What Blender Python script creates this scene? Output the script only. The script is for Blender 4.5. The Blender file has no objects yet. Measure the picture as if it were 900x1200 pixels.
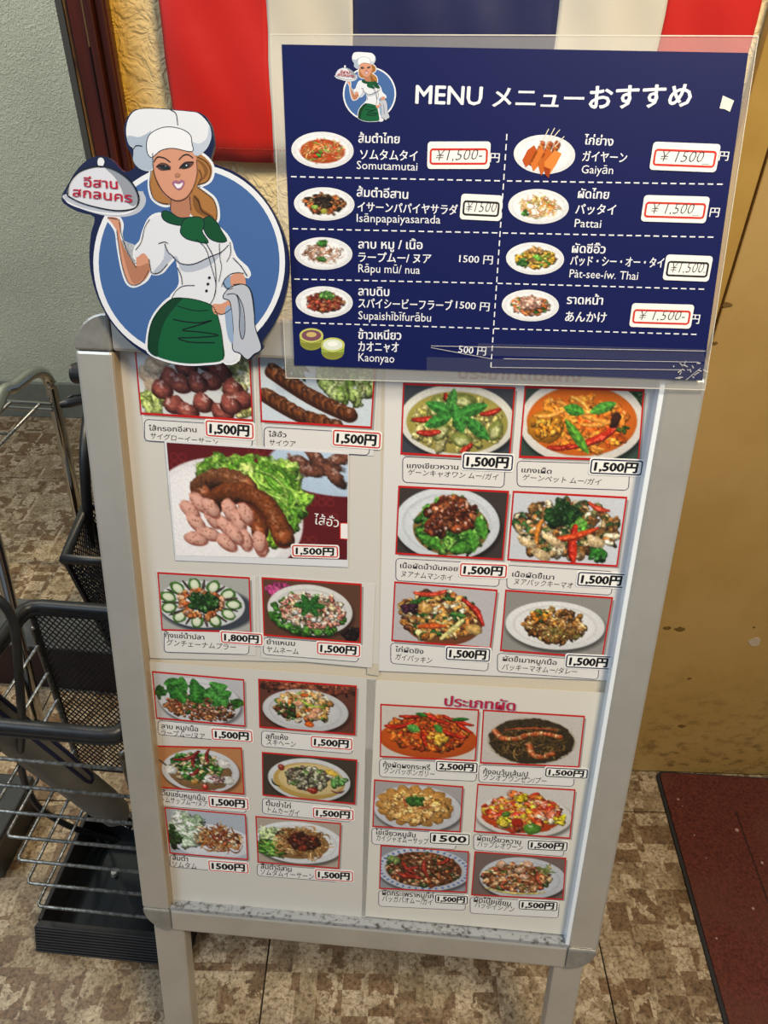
import bpy, math, random
import numpy as np
from mathutils import Vector, Matrix

# ------------------------------------------------------------------ camera, world, lights, exposure
CAM_H = 1.08
F = 867.0
M = np.array([[0.99605937, 0.06847925, -0.05635886],
              [0.08595254, -0.58872198, 0.80375282],
              [0.02186069, -0.80542971, -0.59228801]])          # camera axes (right, down, forward) in the world
C = bpy.context.scene.collection
scene = bpy.context.scene
cd = bpy.data.cameras.new('camera'); cam = bpy.data.objects.new('camera', cd); C.objects.link(cam)
cd.sensor_fit = 'VERTICAL'; cd.sensor_height = 36.0; cd.lens = 36.0 * F / 1200.0; cd.clip_start = 0.01
mw = Matrix.Identity(4)
for i in range(3):
    mw[i][0] = M[i, 0]; mw[i][1] = -M[i, 1]; mw[i][2] = -M[i, 2]
mw[2][3] = CAM_H
cam.matrix_world = mw
scene.camera = cam
scene.view_settings.view_transform = 'Standard'
scene.view_settings.look = 'None'
scene.view_settings.gamma = 1.0
scene.view_settings.use_curve_mapping = False
scene.view_settings.exposure = 0.16

w = bpy.data.worlds.new('world'); scene.world = w; w.use_nodes = True
bg = w.node_tree.nodes['Background']
bg.inputs[0].default_value = (0.62, 0.72, 0.86, 1); bg.inputs[1].default_value = 0.22


def area(name, loc, target, size, power, col, size_y=None):
    l = bpy.data.lights.new(name, 'AREA'); l.energy = power; l.color = col
    l.shape = 'RECTANGLE'; l.size = size; l.size_y = size_y or size
    o = bpy.data.objects.new(name, l); C.objects.link(o)
    o.location = loc
    o.rotation_euler = (Vector(target) - Vector(loc)).to_track_quat('-Z', 'Y').to_euler()
    return o


# daylight from the open street front (left, behind the photographer) and the warm ceiling lamp of the shop
area('street_daylight', (-1.9, -.9, 2.5), (-0.1, 0.6, 0.8), 1.3, 30, (0.72, 0.86, 1.0), 1.3)
area('ceiling_lamp_warm', (0.55, -0.15, 2.05), (0.2, 0.65, 0.85), 0.35, 27, (1.0, 0.84, 0.60), 0.35)
area('corridor_wall_fill', (-1.3, 0.95, 2.3), (-1.1, 1.8, 0.7), 0.4, 17, (1.0, 0.93, 0.80), 0.4)  # added fill that brightens the far passage wall, no lamp known there
sp = bpy.data.lights.new('added_floor_pool_spot', 'SPOT'); sp.energy = 75; sp.color = (1.0, .80, .50); sp.spot_size = math.radians(22); sp.spot_blend = .15; sp.shadow_soft_size = .03  # spot added to throw a warm pool on the passage floor, source unseen
so = bpy.data.objects.new('added_floor_pool_spot', sp); C.objects.link(so); so.location = (-.62, .93, 2.2)

random.seed(5)
rng = np.random.default_rng(11)


# ------------------------------------------------------------------ pixel -> place helpers
def ray(p):
    return M @ np.array([(p[0] - 450) / F, (p[1] - 600) / F, 1.0])


def on_z(p, z=0.0):
    r = ray(p); k = (z - CAM_H) / r[2]
    return np.array([r[0] * k, r[1] * k, z])


def on_y(p, y):
    r = ray(p); k = y / r[1]
    return np.array([r[0] * k, y, CAM_H + r[2] * k])


def on_plane(p, o, n):
    r = ray(p); c = np.array([0, 0, CAM_H]); k = ((o - c) @ n) / (r @ n)
    return c + r * k


# the sign's plane: front faces of the aluminium frame; X across, Y up the board, Z towards the viewer
S_O = np.array([-0.25009311, 0.51444112, CAM_H - 0.24333235])
S_X = np.array([0.99992283, 0.0, 0.01242348])
S_D = np.array([0.01201338, -0.25481517, -0.96691515])
S_X /= np.linalg.norm(S_X); S_N = np.cross(S_X, S_D); S_N /= np.linalg.norm(S_N)   # away from the viewer
S_Y = -np.cross(S_N, S_X); S_Z = -S_N
if S_Y[2] < 0: S_Y = -S_Y
SM = Matrix(((S_X[0], S_Y[0], S_Z[0], S_O[0]), (S_X[1], S_Y[1], S_Z[1], S_O[1]), (S_X[2], S_Y[2], S_Z[2], S_O[2]), (0, 0, 0, 1)))
SHEET = -0.012


def uv(p, off=SHEET):
    """photograph pixel -> (across, up) on the plane lying `off` in front of the board's frame"""
    X = on_plane(p, S_O + S_Z * off, S_Z) - S_O
    return (float(X @ S_X), float(X @ S_Y))


# ------------------------------------------------------------------ materials
def lin(c):
    if isinstance(c, str):
        c = [int(c[i:i + 2], 16) / 255 for i in (0, 2, 4)]
    return tuple(((v / 12.92) if v <= 0.04045 else ((v + 0.055) / 1.055) ** 2.4) for v in c[:3])


def mat(name, col=(.5, .5, .5), rough=.5, metal=0, spec=.5, coat=0, vcol=False):
    m = bpy.data.materials.new(name); m.use_nodes = True
    b = m.node_tree.nodes['Principled BSDF']
    b.inputs['Base Color'].default_value = (*lin(col), 1)
    b.inputs['Roughness'].default_value = rough; b.inputs['Metallic'].default_value = metal
    b.inputs['Specular IOR Level'].default_value = spec
    b.inputs['Coat Weight'].default_value = coat; b.inputs['Coat Roughness'].default_value = .12
    if vcol:
        a = m.node_tree.nodes.new('ShaderNodeAttribute'); a.attribute_name = 'Col'
        m.node_tree.links.new(a.outputs['Color'], b.inputs['Base Color'])
    return m


class NT:
    """tiny helper to write node graphs"""
    def __init__(s, m): s.m = m; s.t = m.node_tree; s.b = s.t.nodes['Principled BSDF']
    def n(s, kind, **k):
        nd = s.t.nodes.new('ShaderNode' + kind)
        for a, v in k.items():
            if a.startswith('i_'):
                nd.inputs[a[2:].replace('_', ' ')].default_value = v
            else: setattr(nd, a, v)
        return nd
    def l(s, a, b): s.t.links.new(a, b); return s
    def ramp(s, src, stops):
        r = s.n('ValToRGB'); e = r.color_ramp.elements
        while len(e) < len(stops): e.new(.5)
        for k, (p, c) in enumerate(stops): e[k].position = p; e[k].color = (*lin(c), 1)
        s.l(src, r.inputs[0]); return r.outputs[0]
    def mix(s, f, a, b, mode='MIX'):
        x = s.n('Mix', data_type='RGBA', blend_type=mode)
        for v, i in ((f, 0), (a, 6), (b, 7)):
            if hasattr(v, 'links'): s.l(v, x.inputs[i])
            elif i == 0: x.inputs[0].default_value = v
            else: x.inputs[i].default_value = (*lin(v), 1)
        return x.outputs[2]
    def bump(s, src, strength, dist=.01):
        b = s.n('Bump', i_Strength=strength, i_Distance=dist); s.l(src, b.inputs['Height']); s.l(b.outputs[0], s.b.inputs['Normal'])
    def pos(s): return s.n('NewGeometry').outputs['Position']
    def noise(s, vec, scale, detail=3, rough=.55, dist=0):
        x = s.n('TexNoise', i_Scale=scale, i_Detail=detail, i_Roughness=rough, i_Distortion=dist); s.l(vec, x.inputs['Vector']); return x.outputs[0]


def stucco(name, c1, c2, scale, strength, edge=None):
    m = mat(name, c1, .75, spec=.35); g = NT(m); p = g.pos()
    a = g.noise(p, scale, 3, .5, 1.6); b = g.noise(p, scale * 3.2, 3, .6, .8); v = g.noise(p, 5, 2)
    r = g.n('Math', operation='ABSOLUTE'); s_ = g.n('Math', operation='SUBTRACT'); g.l(a, s_.inputs[0]); s_.inputs[1].default_value = .5
    g.l(s_.outputs[0], r.inputs[0])
    mr = g.n('MapRange', interpolation_type='SMOOTHSTEP', i_From_Min=0.0, i_From_Max=.16, i_To_Min=0, i_To_Max=1.0); g.l(r.outputs[0], mr.inputs[0])
    ad = g.n('Math', operation='MULTIPLY_ADD'); g.l(b, ad.inputs[0]); ad.inputs[1].default_value = .5; g.l(mr.outputs[0], ad.inputs[2])
    col = g.mix(g.ramp(v, [(.35, '000000'), (.65, 'ffffff')]), c1, c2)
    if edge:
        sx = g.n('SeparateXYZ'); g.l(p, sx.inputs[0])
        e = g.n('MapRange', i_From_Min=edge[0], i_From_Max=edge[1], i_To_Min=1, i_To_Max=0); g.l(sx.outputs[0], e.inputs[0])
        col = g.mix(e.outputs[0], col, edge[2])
    g.l(col, g.b.inputs['Base Color']); g.bump(ad.outputs[0], strength, .004)
    return m


def vinyl():
    m = mat('vinyl_tile', '8a7660', .42, spec=.4); g = NT(m); p = g.pos()
    nzv = g.n('TexNoise', i_Scale=40.0, i_Detail=3.0); g.l(p, nzv.inputs['Vector']); sb = g.n('VectorMath', operation='SUBTRACT'); g.l(nzv.outputs['Color'], sb.inputs[0]); sb.inputs[1].default_value = (.5, .5, .5)
    scv = g.n('VectorMath', operation='SCALE'); scv.inputs['Scale'].default_value = .0005; g.l(sb.outputs[0], scv.inputs[0]); adv = g.n('VectorMath', operation='ADD'); g.l(p, adv.inputs[0]); g.l(scv.outputs[0], adv.inputs[1])
    mp = g.n('Mapping', vector_type='POINT'); mp.inputs['Rotation'].default_value = (0, 0, -math.radians(4.5)); g.l(adv.outputs[0], mp.inputs[0])
    def cell(sx, sy, ox):
        k = g.n('VectorMath', operation='ADD'); g.l(mp.outputs[0], k.inputs[0]); k.inputs[1].default_value = (ox, ox * .7, 0)
        s = g.n('VectorMath', operation='SNAP'); g.l(k.outputs[0], s.inputs[0]); s.inputs[1].default_value = (sx, sy, 50)
        w_ = g.n('TexWhiteNoise', noise_dimensions='3D'); g.l(s.outputs[0], w_.inputs['Vector']); return w_.outputs[0]
    c1 = cell(.034, .040, .3); c2 = cell(.034, .060, 1.7); c3 = cell(.051, .030, 3.1)
    base = g.ramp(c1, [(0, '8a7860'), (.3, '9a886e'), (.6, 'a6967c'), (.85, 'b8a890')])
    dk = g.ramp(c2, [(.76, '000000'), (.77, 'ffffff')])
    col = g.mix(dk, base, g.ramp(c1, [(0, '725a42'), (1, '836a50')]))
    lt = g.ramp(c3, [(.76, '000000'), (.77, 'ffffff')])
    col = g.mix(lt, col, g.ramp(c2, [(0, '75604a'), (.5, '846d54'), (.55, 'b0a088'), (1, 'bbac95')]))
    nz = g.noise(p, 190, 6, .75, .5); n2 = g.noise(p, 30, 5, .7, .8)
    col = g.mix(.85, col, g.ramp(nz, [(.38, '6a5f4e'), (.48, 'd8d2c6'), (.58, 'ffffff')]), 'MULTIPLY')
    col = g.mix(.5, col, g.ramp(n2, [(.35, 'a09584'), (.55, 'ffffff')]), 'MULTIPLY')
    g.l(col, g.b.inputs['Base Color']); g.bump(nz, .12, .001)
    return m


def noisy(name, c1, c2, scale, rough=.5, bump=0, metal=0, spec=.5, stretch=(1, 1, 1), lo=.4, hi=.6, detail=4):
    m = mat(name, c1, rough, metal, spec); g = NT(m); mp = g.n('Mapping'); g.l(g.pos(), mp.inputs[0]); mp.inputs['Scale'].default_value = stretch
    a = g.noise(mp.outputs[0], scale, detail, .65)
    g.l(g.mix(g.ramp(a, [(lo, '000000'), (hi, 'ffffff')]), c1, c2), g.b.inputs['Base Color'])
    if bump: g.bump(a, bump, .003)
    return m


def clear_film(name, tint=.10, rough=.12):
    m = bpy.data.materials.new(name); m.use_nodes = True; t = m.node_tree; t.nodes.clear()
    o = t.nodes.new('ShaderNodeOutputMaterial'); tr = t.nodes.new('ShaderNodeBsdfTransparent'); gl = t.nodes.new('ShaderNodeBsdfGlossy')
    df = t.nodes.new('ShaderNodeBsdfDiffuse'); df.inputs[0].default_value = (.8, .78, .74, 1)
    gl.inputs['Roughness'].default_value = rough
    m1 = t.nodes.new('ShaderNodeMixShader'); m2 = t.nodes.new('ShaderNodeMixShader'); fr = t.nodes.new('ShaderNodeFresnel'); fr.inputs[0].default_value = 1.45
    m1.inputs[0].default_value = tint
    t.links.new(tr.outputs[0], m1.inputs[1]); t.links.new(df.outputs[0], m1.inputs[2])
    m2.inputs[0].default_value = .035; t.nodes.remove(fr); t.links.new(m1.outputs[0], m2.inputs[1]); t.links.new(gl.outputs[0], m2.inputs[2])
    t.links.new(m2.outputs[0], o.inputs[0])
    return m


PRINT = mat('laminated_print', rough=.42, spec=.4, coat=.25, vcol=True)
MPRINT = mat('menu_print', rough=.5, spec=.2, coat=.12, vcol=True)
BPRINT = mat('cutout_print', rough=.4, spec=.35, coat=.1, vcol=True)
STICK = mat('sticker_print', rough=.5, vcol=True)
ALU = noisy('brushed_aluminium', 'c9c5bc', 'c2beb5', 14, .36, 0, .55)
CAP = noisy('grey_corner_plastic', '9a9892', '8e8c86', 90, .28, .02, .4)
DIRTY = noisy('dusty_aluminium', 'a4a8ac', '4c4844', 170, .5, .1, .3, lo=.5, hi=.68)
BLACKP = noisy('black_plastic', '121417', '1b1e22', 80, .42, .03)
RUBBER = noisy('ribbed_black_rubber', '0c0d0e', '18181a', 60, .6, .05)
CHROME = mat('chrome', 'c8c8c4', .09, 1)
STEEL = noisy('galvanised_wire', '9a9c9a', '5c5e5c', 240, .35, .1, .8)
FILM = clear_film('clear_laminate_film', .13)
TAPE = clear_film('clear_tape', .015, .08)


# ------------------------------------------------------------------ object helpers
def thing(name, label, cat, loc=(0, 0, 0), group=None, matrix=None):
    o = bpy.data.objects.new(name, None); C.objects.link(o)
    if matrix is not None: o.matrix_world = matrix
    else: o.location = loc
    o.empty_display_size = .05
    o['label'] = label; o['category'] = cat
    if group: o['group'] = group
    return o


def tag(o, label, cat, group=None):
    o['label'] = label; o['category'] = cat
    if group: o['group'] = group
    return o


class MB:
    def __init__(s): s.v = []; s.f = []; s.c = []
    def add(s, vs, fs, col=(.5, .5, .5)):
        k = len(s.v); s.v += [tuple(map(float, p)) for p in vs]; s.f += [tuple(i + k for i in f) for f in fs]
        s.c += [col] * len(vs) if not isinstance(col, list) else col
        return s
    def box(s, lo, hi, col=(.5,) * 3, fr=None):
        x0, y0, z0 = lo; x1, y1, z1 = hi
        vs = [(x0, y0, z0), (x1, y0, z0), (x1, y1, z0), (x0, y1, z0), (x0, y0, z1), (x1, y0, z1), (x1, y1, z1), (x0, y1, z1)]
        if fr: vs = [fr(p) for p in vs]
        return s.add(vs, [(3, 2, 1, 0), (4, 5, 6, 7), (0, 1, 5, 4), (1, 2, 6, 5), (2, 3, 7, 6), (3, 0, 4, 7)], col)
    def prism(s, poly, z0, z1, col=(.5,) * 3, fr=None):
        n = len(poly); vs = [(x, y, z0) for x, y in poly] + [(x, y, z1) for x, y in poly]
        if fr: vs = [fr(p) for p in vs]
        a = sum(poly[i][0] * poly[(i + 1) % n][1] - poly[(i + 1) % n][0] * poly[i][1] for i in range(n))
        fs = [tuple(range(n, 2 * n)), tuple(range(n - 1, -1, -1))] + [(i, (i + 1) % n, (i + 1) % n + n, i + n) for i in range(n)]
        if a < 0: fs = [tuple(reversed(f)) for f in fs]
        return s.add(vs, fs, col)
    def flat(s, poly, z, col):
        n = len(poly)
        a = sum(poly[i][0] * poly[(i + 1) % n][1] - poly[(i + 1) % n][0] * poly[i][1] for i in range(n))
        f = tuple(range(n)) if a > 0 else tuple(range(n - 1, -1, -1))
        return s.add([(x, y, z) for x, y in poly], [f], col)
    def tube(s, pts, r, n=8, closed=False, caps=True, col=(.5,) * 3):
        P = [np.array(p, float) for p in pts]; m = len(P); rs = r if isinstance(r, (list, tuple)) else [r] * m
        k0 = len(s.v); up = None; vs = []
        for i in range(m):
            a = P[(i - 1) % m] if (closed or i > 0) else P[i]; b = P[(i + 1) % m] if (closed or i < m - 1) else P[i]
            t = b - a; t /= (np.linalg.norm(t) + 1e-12)
            if up is None:
                up = np.array([0, 0, 1.]) if abs(t[2]) < .9 else np.array([1., 0, 0])
            up = up - (up @ t) * t; up /= np.linalg.norm(up); sd = np.cross(t, up)
            for j in range(n):
                an = 2 * math.pi * j / n; vs.append(P[i] + rs[i] * (math.cos(an) * up + math.sin(an) * sd))
        fs = []
        for i in range(m if closed else m - 1):
            q = (i + 1) % m
            for j in range(n): fs.append((i * n + j, q * n + j, q * n + (j + 1) % n, i * n + (j + 1) % n)[::-1])
        if caps and not closed: fs.append(tuple(range(n))); fs.append(tuple(range((m - 1) * n, m * n))[::-1])
        return s.add(vs, [tuple(reversed(f)) for f in fs], col)
    def line(s, pts, wd, z, col, closed=False):
        """flat ribbon in the local XY plane"""
        P = [np.array(p[:2], float) for p in pts]; m = len(P); L = []; R_ = []
        for i in range(m):
            a = P[(i - 1) % m] if (closed or i > 0) else P[i]; b = P[(i + 1) % m] if (closed or i < m - 1) else P[i]
            t = b - a; t /= (np.linalg.norm(t) + 1e-12); nn = np.array([-t[1], t[0]]) * wd / 2
            L.append((*(P[i] + nn), z)); R_.append((*(P[i] - nn), z))
        fs = [(i + m, (i + 1) % m + m, (i + 1) % m, i) for i in range(m if closed else m - 1)]
        return s.add(L + R_, fs, col)
    def build(s, name, material, parent=None, smooth=False, kind=None, edge=None):
        me = bpy.data.meshes.new(name); me.from_pydata(s.v, [], s.f)
        me.materials.append(material)
        at = me.color_attributes.new('Col', 'FLOAT_COLOR', 'POINT')
        a = np.ones((len(s.v), 4), np.float32); a[:, :3] = np.array(s.c, np.float32).reshape(-1, 3); at.data.foreach_set('color', a.ravel())
        if smooth: me.polygons.foreach_set('use_smooth', [True] * len(me.polygons))
        o = bpy.data.objects.new(name, me); C.objects.link(o)
        if parent is not None: o.parent = parent
        if kind: o['kind'] = kind
        if edge:
            b = o.modifiers.new('bevel', 'BEVEL'); b.width = edge; b.segments = 2; b.limit_method = 'ANGLE'; b.angle_limit = .6
        return o


def catmull(pts, k=5, closed=True):
    P = [np.array(p, float) for p in pts]; n = len(P); out = []
    rg = range(n) if closed else range(n - 1)
    for i in rg:
        g = (lambda j: P[j % n]) if closed else (lambda j: P[min(max(j, 0), n - 1)])
        a, b, c, d = g(i - 1), g(i), g(i + 1), g(i + 2)
        for q in range(k):
            t = q / k
            out.append(.5 * ((2 * b) + (-a + c) * t + (2 * a - 5 * b + 4 * c - d) * t * t + (-a + 3 * b - 3 * c + d) * t ** 3))
    if not closed: out.append(P[-1])
    return out


def rrect(x0, y0, x1, y1, r, n=4):
    o = []
    for cx, cy, a0 in ((x1 - r, y1 - r, 0), (x0 + r, y1 - r, 90), (x0 + r, y0 + r, 180), (x1 - r, y0 + r, 270)):
        for k in range(n + 1):
            a = math.radians(a0 + 90 * k / n); o.append((cx + r * math.cos(a), cy + r * math.sin(a)))
    return o


# ---- lettering: the built-in font (with its Thai and Japanese fallbacks) turned into flat mesh
_tc = {}
def glyphs(body, bold=0.0, shear=0.0):
    key = (body, bold, shear)
    if key not in _tc:
        cu = bpy.data.curves.new('t', 'FONT'); cu.body = body; cu.size = 1; cu.offset = bold; cu.shear = shear; cu.resolution_u = 2
        ob = bpy.data.objects.new('t', cu); C.objects.link(ob)
        me = bpy.data.meshes.new_from_object(ob.evaluated_get(bpy.context.evaluated_depsgraph_get()))
        vs = np.array([v.co[:2] for v in me.vertices]).reshape(-1, 2); fs = [tuple(p.vertices) for p in me.polygons]
        bpy.data.objects.remove(ob); bpy.data.meshes.remove(me); bpy.data.curves.remove(cu)
        _tc[key] = (vs, fs)
    return _tc[key]


def letter(mb, body, a, b, h, z, col, bold=0.0, shear=0.0, base=True):
    """body runs from a to b (local XY, left and right ends of its baseline); h = height of a capital"""
    if bold > 0:
        n = 5 if bold > .02 else 3
        q = [(0, 0), (bold, 0), (-bold, 0), (0, bold * .8), (0, -bold * .8)][:n]
        em = h / .72; aa = np.array(a[:2], float); bb = np.array(b[:2], float)
        for k, (dx, dy) in enumerate(q): letter(mb, body, aa + (dx * em, dy * em), bb + (dx * em, dy * em), h, z + k * 4e-6, col, -.0001 if body[0] < 'z' else -.006, shear, base)
        return
    vs, fs = glyphs(body, {-.0001: 0, -.006: .006}.get(bold, bold), shear)
    if len(vs) == 0: return
    a = np.array(a, float); b = np.array(b, float); d = b - a; L = np.linalg.norm(d); d /= L; nrm = np.array([-d[1], d[0]])
    x0, x1 = vs[:, 0].min(), vs[:, 0].max(); sx = L / (x1 - x0); sy = h / .72
    if not base: y0, y1 = vs[:, 1].min(), vs[:, 1].max(); sy = h / (y1 - y0); off = -y0
    else: off = 0
    pts = [(*(a + d * ((x - x0) * sx) + nrm * ((y + off) * sy)), z) for x, y in vs]
    mb.add(pts, fs, col)


# ------------------------------------------------------------------ painter for the printed dish photographs
class Cv:
    def __init__(s, w, h, bg, seed=0):
        s.w, s.h = w, h; s.a = np.zeros((h, w, 3)); s.a[:] = s.c(bg); s.asp = w / h; s.r = np.random.default_rng(seed)
        s.t1 = s.fbm((14, 7, 3.5)); s.t2 = s.fbm((5, 2.4, 1.2))
    def fbm(s, cells):
        o = np.zeros((s.h, s.w))
        for k, c in enumerate(cells):
            gh, gw = int(s.h / c) + 3, int(s.w / c) + 3; g = s.r.normal(0, 1, (gh, gw)); y = np.arange(s.h) / c; x = np.arange(s.w) / c; iy = y.astype(int); ix = x.astype(int)
            fy = (y - iy)[:, None]; fx = (x - ix)[None]; fy = fy * fy * (3 - 2 * fy); fx = fx * fx * (3 - 2 * fx)
            o += (g[iy][:, ix] * (1 - fy) * (1 - fx) + g[iy + 1][:, ix] * fy * (1 - fx) + g[iy][:, ix + 1] * (1 - fy) * fx + g[iy + 1][:, ix + 1] * fy * fx) * .6 ** k
        return o / 1.2
    @staticmethod
    def c(x): return np.array([int(x[i:i + 2], 16) / 255 for i in (0, 2, 4)]) if isinstance(x, str) else np.array(x, float)
    def win(s, cx, cy, R):
        x0 = max(0, int((cx - R) * s.h)); x1 = min(s.w, int((cx + R) * s.h) + 2); y0 = max(0, int((cy - R) * s.h)); y1 = min(s.h, int((cy + R) * s.h) + 2)
        if x1 <= x0 or y1 <= y0: return None
        X, Y = np.meshgrid((np.arange(x0, x1) + .5) / s.h, (np.arange(y0, y1) + .5) / s.h); return (slice(y0, y1), slice(x0, x1)), X, Y
    def put(s, sl, m, col): s.a[sl] = s.a[sl] * (1 - m[..., None]) + col * m[..., None]
    # every coordinate below: x in 0..asp, y in 0..1 (heights of the picture)
    def ell(s, cx, cy, rx, ry, col, ang=0, sh=.25, soft=.012, hi=0, rough=None):
        if rough is None: rough = min(.16, .011 / max(min(rx, ry), .01)) if sh >= .2 else 0.0
        g = s.win(cx, cy, max(rx, ry) + soft * 2)
        if g is None: return
        sl, X, Y = g; ca, sa = math.cos(ang), math.sin(ang); u = ((X - cx) * ca + (Y - cy) * sa) / rx; v = (-(X - cx) * sa + (Y - cy) * ca) / ry
        d = np.sqrt(u * u + v * v)
        if rough: d = d + rough * s.t1[sl] * .8
        m = np.clip((1 - d) * min(rx, ry) / soft + .5, 0, 1)
        k = 1 - sh * d ** 2 * .9 + sh * (-(X - cx) / rx * .4 - (Y - cy) / max(ry, 1e-3) * .6) * .55
        col = s.c(col)[None, None] * (k * (1 + (rough * .9 + .012) * s.t2[sl]))[..., None]
        if hi: hm = np.clip(1 - ((u + .3) ** 2 + (v + .4) ** 2) * 7 + s.t2[sl] * .8 * (rough > 0), 0, 1) * hi; col = col + hm[..., None] * (1 - col)
        s.put(sl, m, np.clip(col, 0, 1))
    def leaf(s, cx, cy, ln, wd, col, ang=0, rib=.18):
        g = s.win(cx, cy, ln / 2 + .02)
        if g is None: return
        sl, X, Y = g; ca, sa = math.cos(ang), math.sin(ang); u = ((X - cx) * ca + (Y - cy) * sa) / (ln / 2); v = (-(X - cx) * sa + (Y - cy) * ca) / (wd / 2)
        lim = np.clip(1 - u * u, 0, 1) ** .8; m = np.clip((lim - np.abs(v)) * wd / 2 / .01 + .3, 0, 1) * (np.abs(u) < 1)
        k = .86 + .12 * s.t2[sl] + .2 * (v < 0) + rib * np.exp(-(v / .09) ** 2) + .10 * np.sin(u * 14 + np.abs(v) * 4) - .22 * np.abs(v)
        s.put(sl, m, np.clip(s.c(col)[None, None] * k[..., None], 0, 1))
    def strand(s, x0, y0, x1, y1, wd, col, bend=0, sh=.3):
        L = math.hypot(x1 - x0, y1 - y0) + 1e-6; g = s.win((x0 + x1) / 2, (y0 + y1) / 2, L * (.55 + abs(bend)) + wd + .02)
        if g is None: return
        sl, X, Y = g; ux, uy = (x1 - x0) / L, (y1 - y0) / L; t = ((X - x0) * ux + (Y - y0) * uy) / L; tc = np.clip(t, 0, 1); b = 4 * tc * (1 - tc) * bend * L
        dv = (-(X - x0) * uy + (Y - y0) * ux) - b; dt = (t - tc) * L; wl = wd * (.72 + .5 * np.sin(3.14 * tc)); d = np.sqrt(dv ** 2 + dt ** 2) / wl; d = d + .15 * s.t1[sl]
        m = np.clip((1 - d) * wd / .010 + .5, 0, 1); k = 1 - sh * d * d * .9 - sh * .5 * dv / wl * (1 if ux > 0 else -1); hl = np.clip(1 - (d / .35) ** 2, 0, 1) * .22 * np.clip(s.t2[sl] + .4, 0, 1)
        s.put(sl, m, np.clip(s.c(col)[None, None] * (k * (1 + .1 * s.t2[sl]))[..., None] + hl[..., None], 0, 1))
    def heap(s, cx, cy, rx, ry, pal, n, sz, asp=1.6, sh=.4, hi=.15, ang=None, kind='e'):
        P = []
        n = int(n * 1.9) if kind == 'e' else n
        if kind == 'e': sz *= .86
        for _ in range(n):
            r = math.sqrt(s.r.random()); t = s.r.random() * 6.283; P.append((cx + rx * r * math.cos(t), cy + ry * r * math.sin(t)))
        P.sort(key=lambda p: p[1])
        for x, y in P:
            c = s.c(pal[int(s.r.integers(len(pal)))]) * (.78 + .4 * s.r.random()); q = sz * (.6 + .8 * s.r.random()); a = s.r.random() * 3.14 if ang is None else ang + s.r.normal() * .3
            if kind == 'l': s.leaf(x, y, q * 2.6, q * 1.3, np.clip(c, 0, 1), a)
            elif kind == 's': s.strand(x - q * math.cos(a), y - q * math.sin(a), x + q * math.cos(a), y + q * math.sin(a), sz * .13, np.clip(c, 0, 1), s.r.normal() * .25)
            else:
                s.ell(x + .006, y + .012, q * 1.03, q / asp * 1.08, c * .42, a, .1, rough=.3); s.ell(x, y, q, q / asp, np.clip(c * 1.08, 0, 1), a, sh, hi=min(.55, hi * s.r.random() * 2), rough=.26)
    def grain(s, k=.05):
        s.a = np.clip(s.a * (1 + s.r.normal(0, k, (s.h, s.w, 1))), 0, 1)
    def plate(s, cx, cy, rx, ry, col='e8e8ea', ang=0, shadow=True):
        if shadow: s.ell(cx + .02, cy + .05, rx * 1.02, ry * 1.03, s.a[int(min(max(cy, 0), .99) * s.h), 2] * .55, ang, 0, .05)
        s.ell(cx, cy, rx, ry, col, ang, .10); s.ell(cx, cy, rx * .86, ry * .84, s.c(col) * .90, ang, .04); s.ell(cx, cy + .01, rx * .8, ry * .78, s.c(col) * .97, ang, .04)


GR = ['2f5a1c', '3f7424', '274a17', '558a30']; RD = ['b8261a', 'd23a20', '8e1c12']; OR = ['d9822a', 'e79a3c', 'c76a1c']; BR = ['6a3a1c', '8a5228', '4a2812', '7a4a20']; CRM = ['d8c49a', 'e8dcc0', 'c8ad7c']


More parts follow.
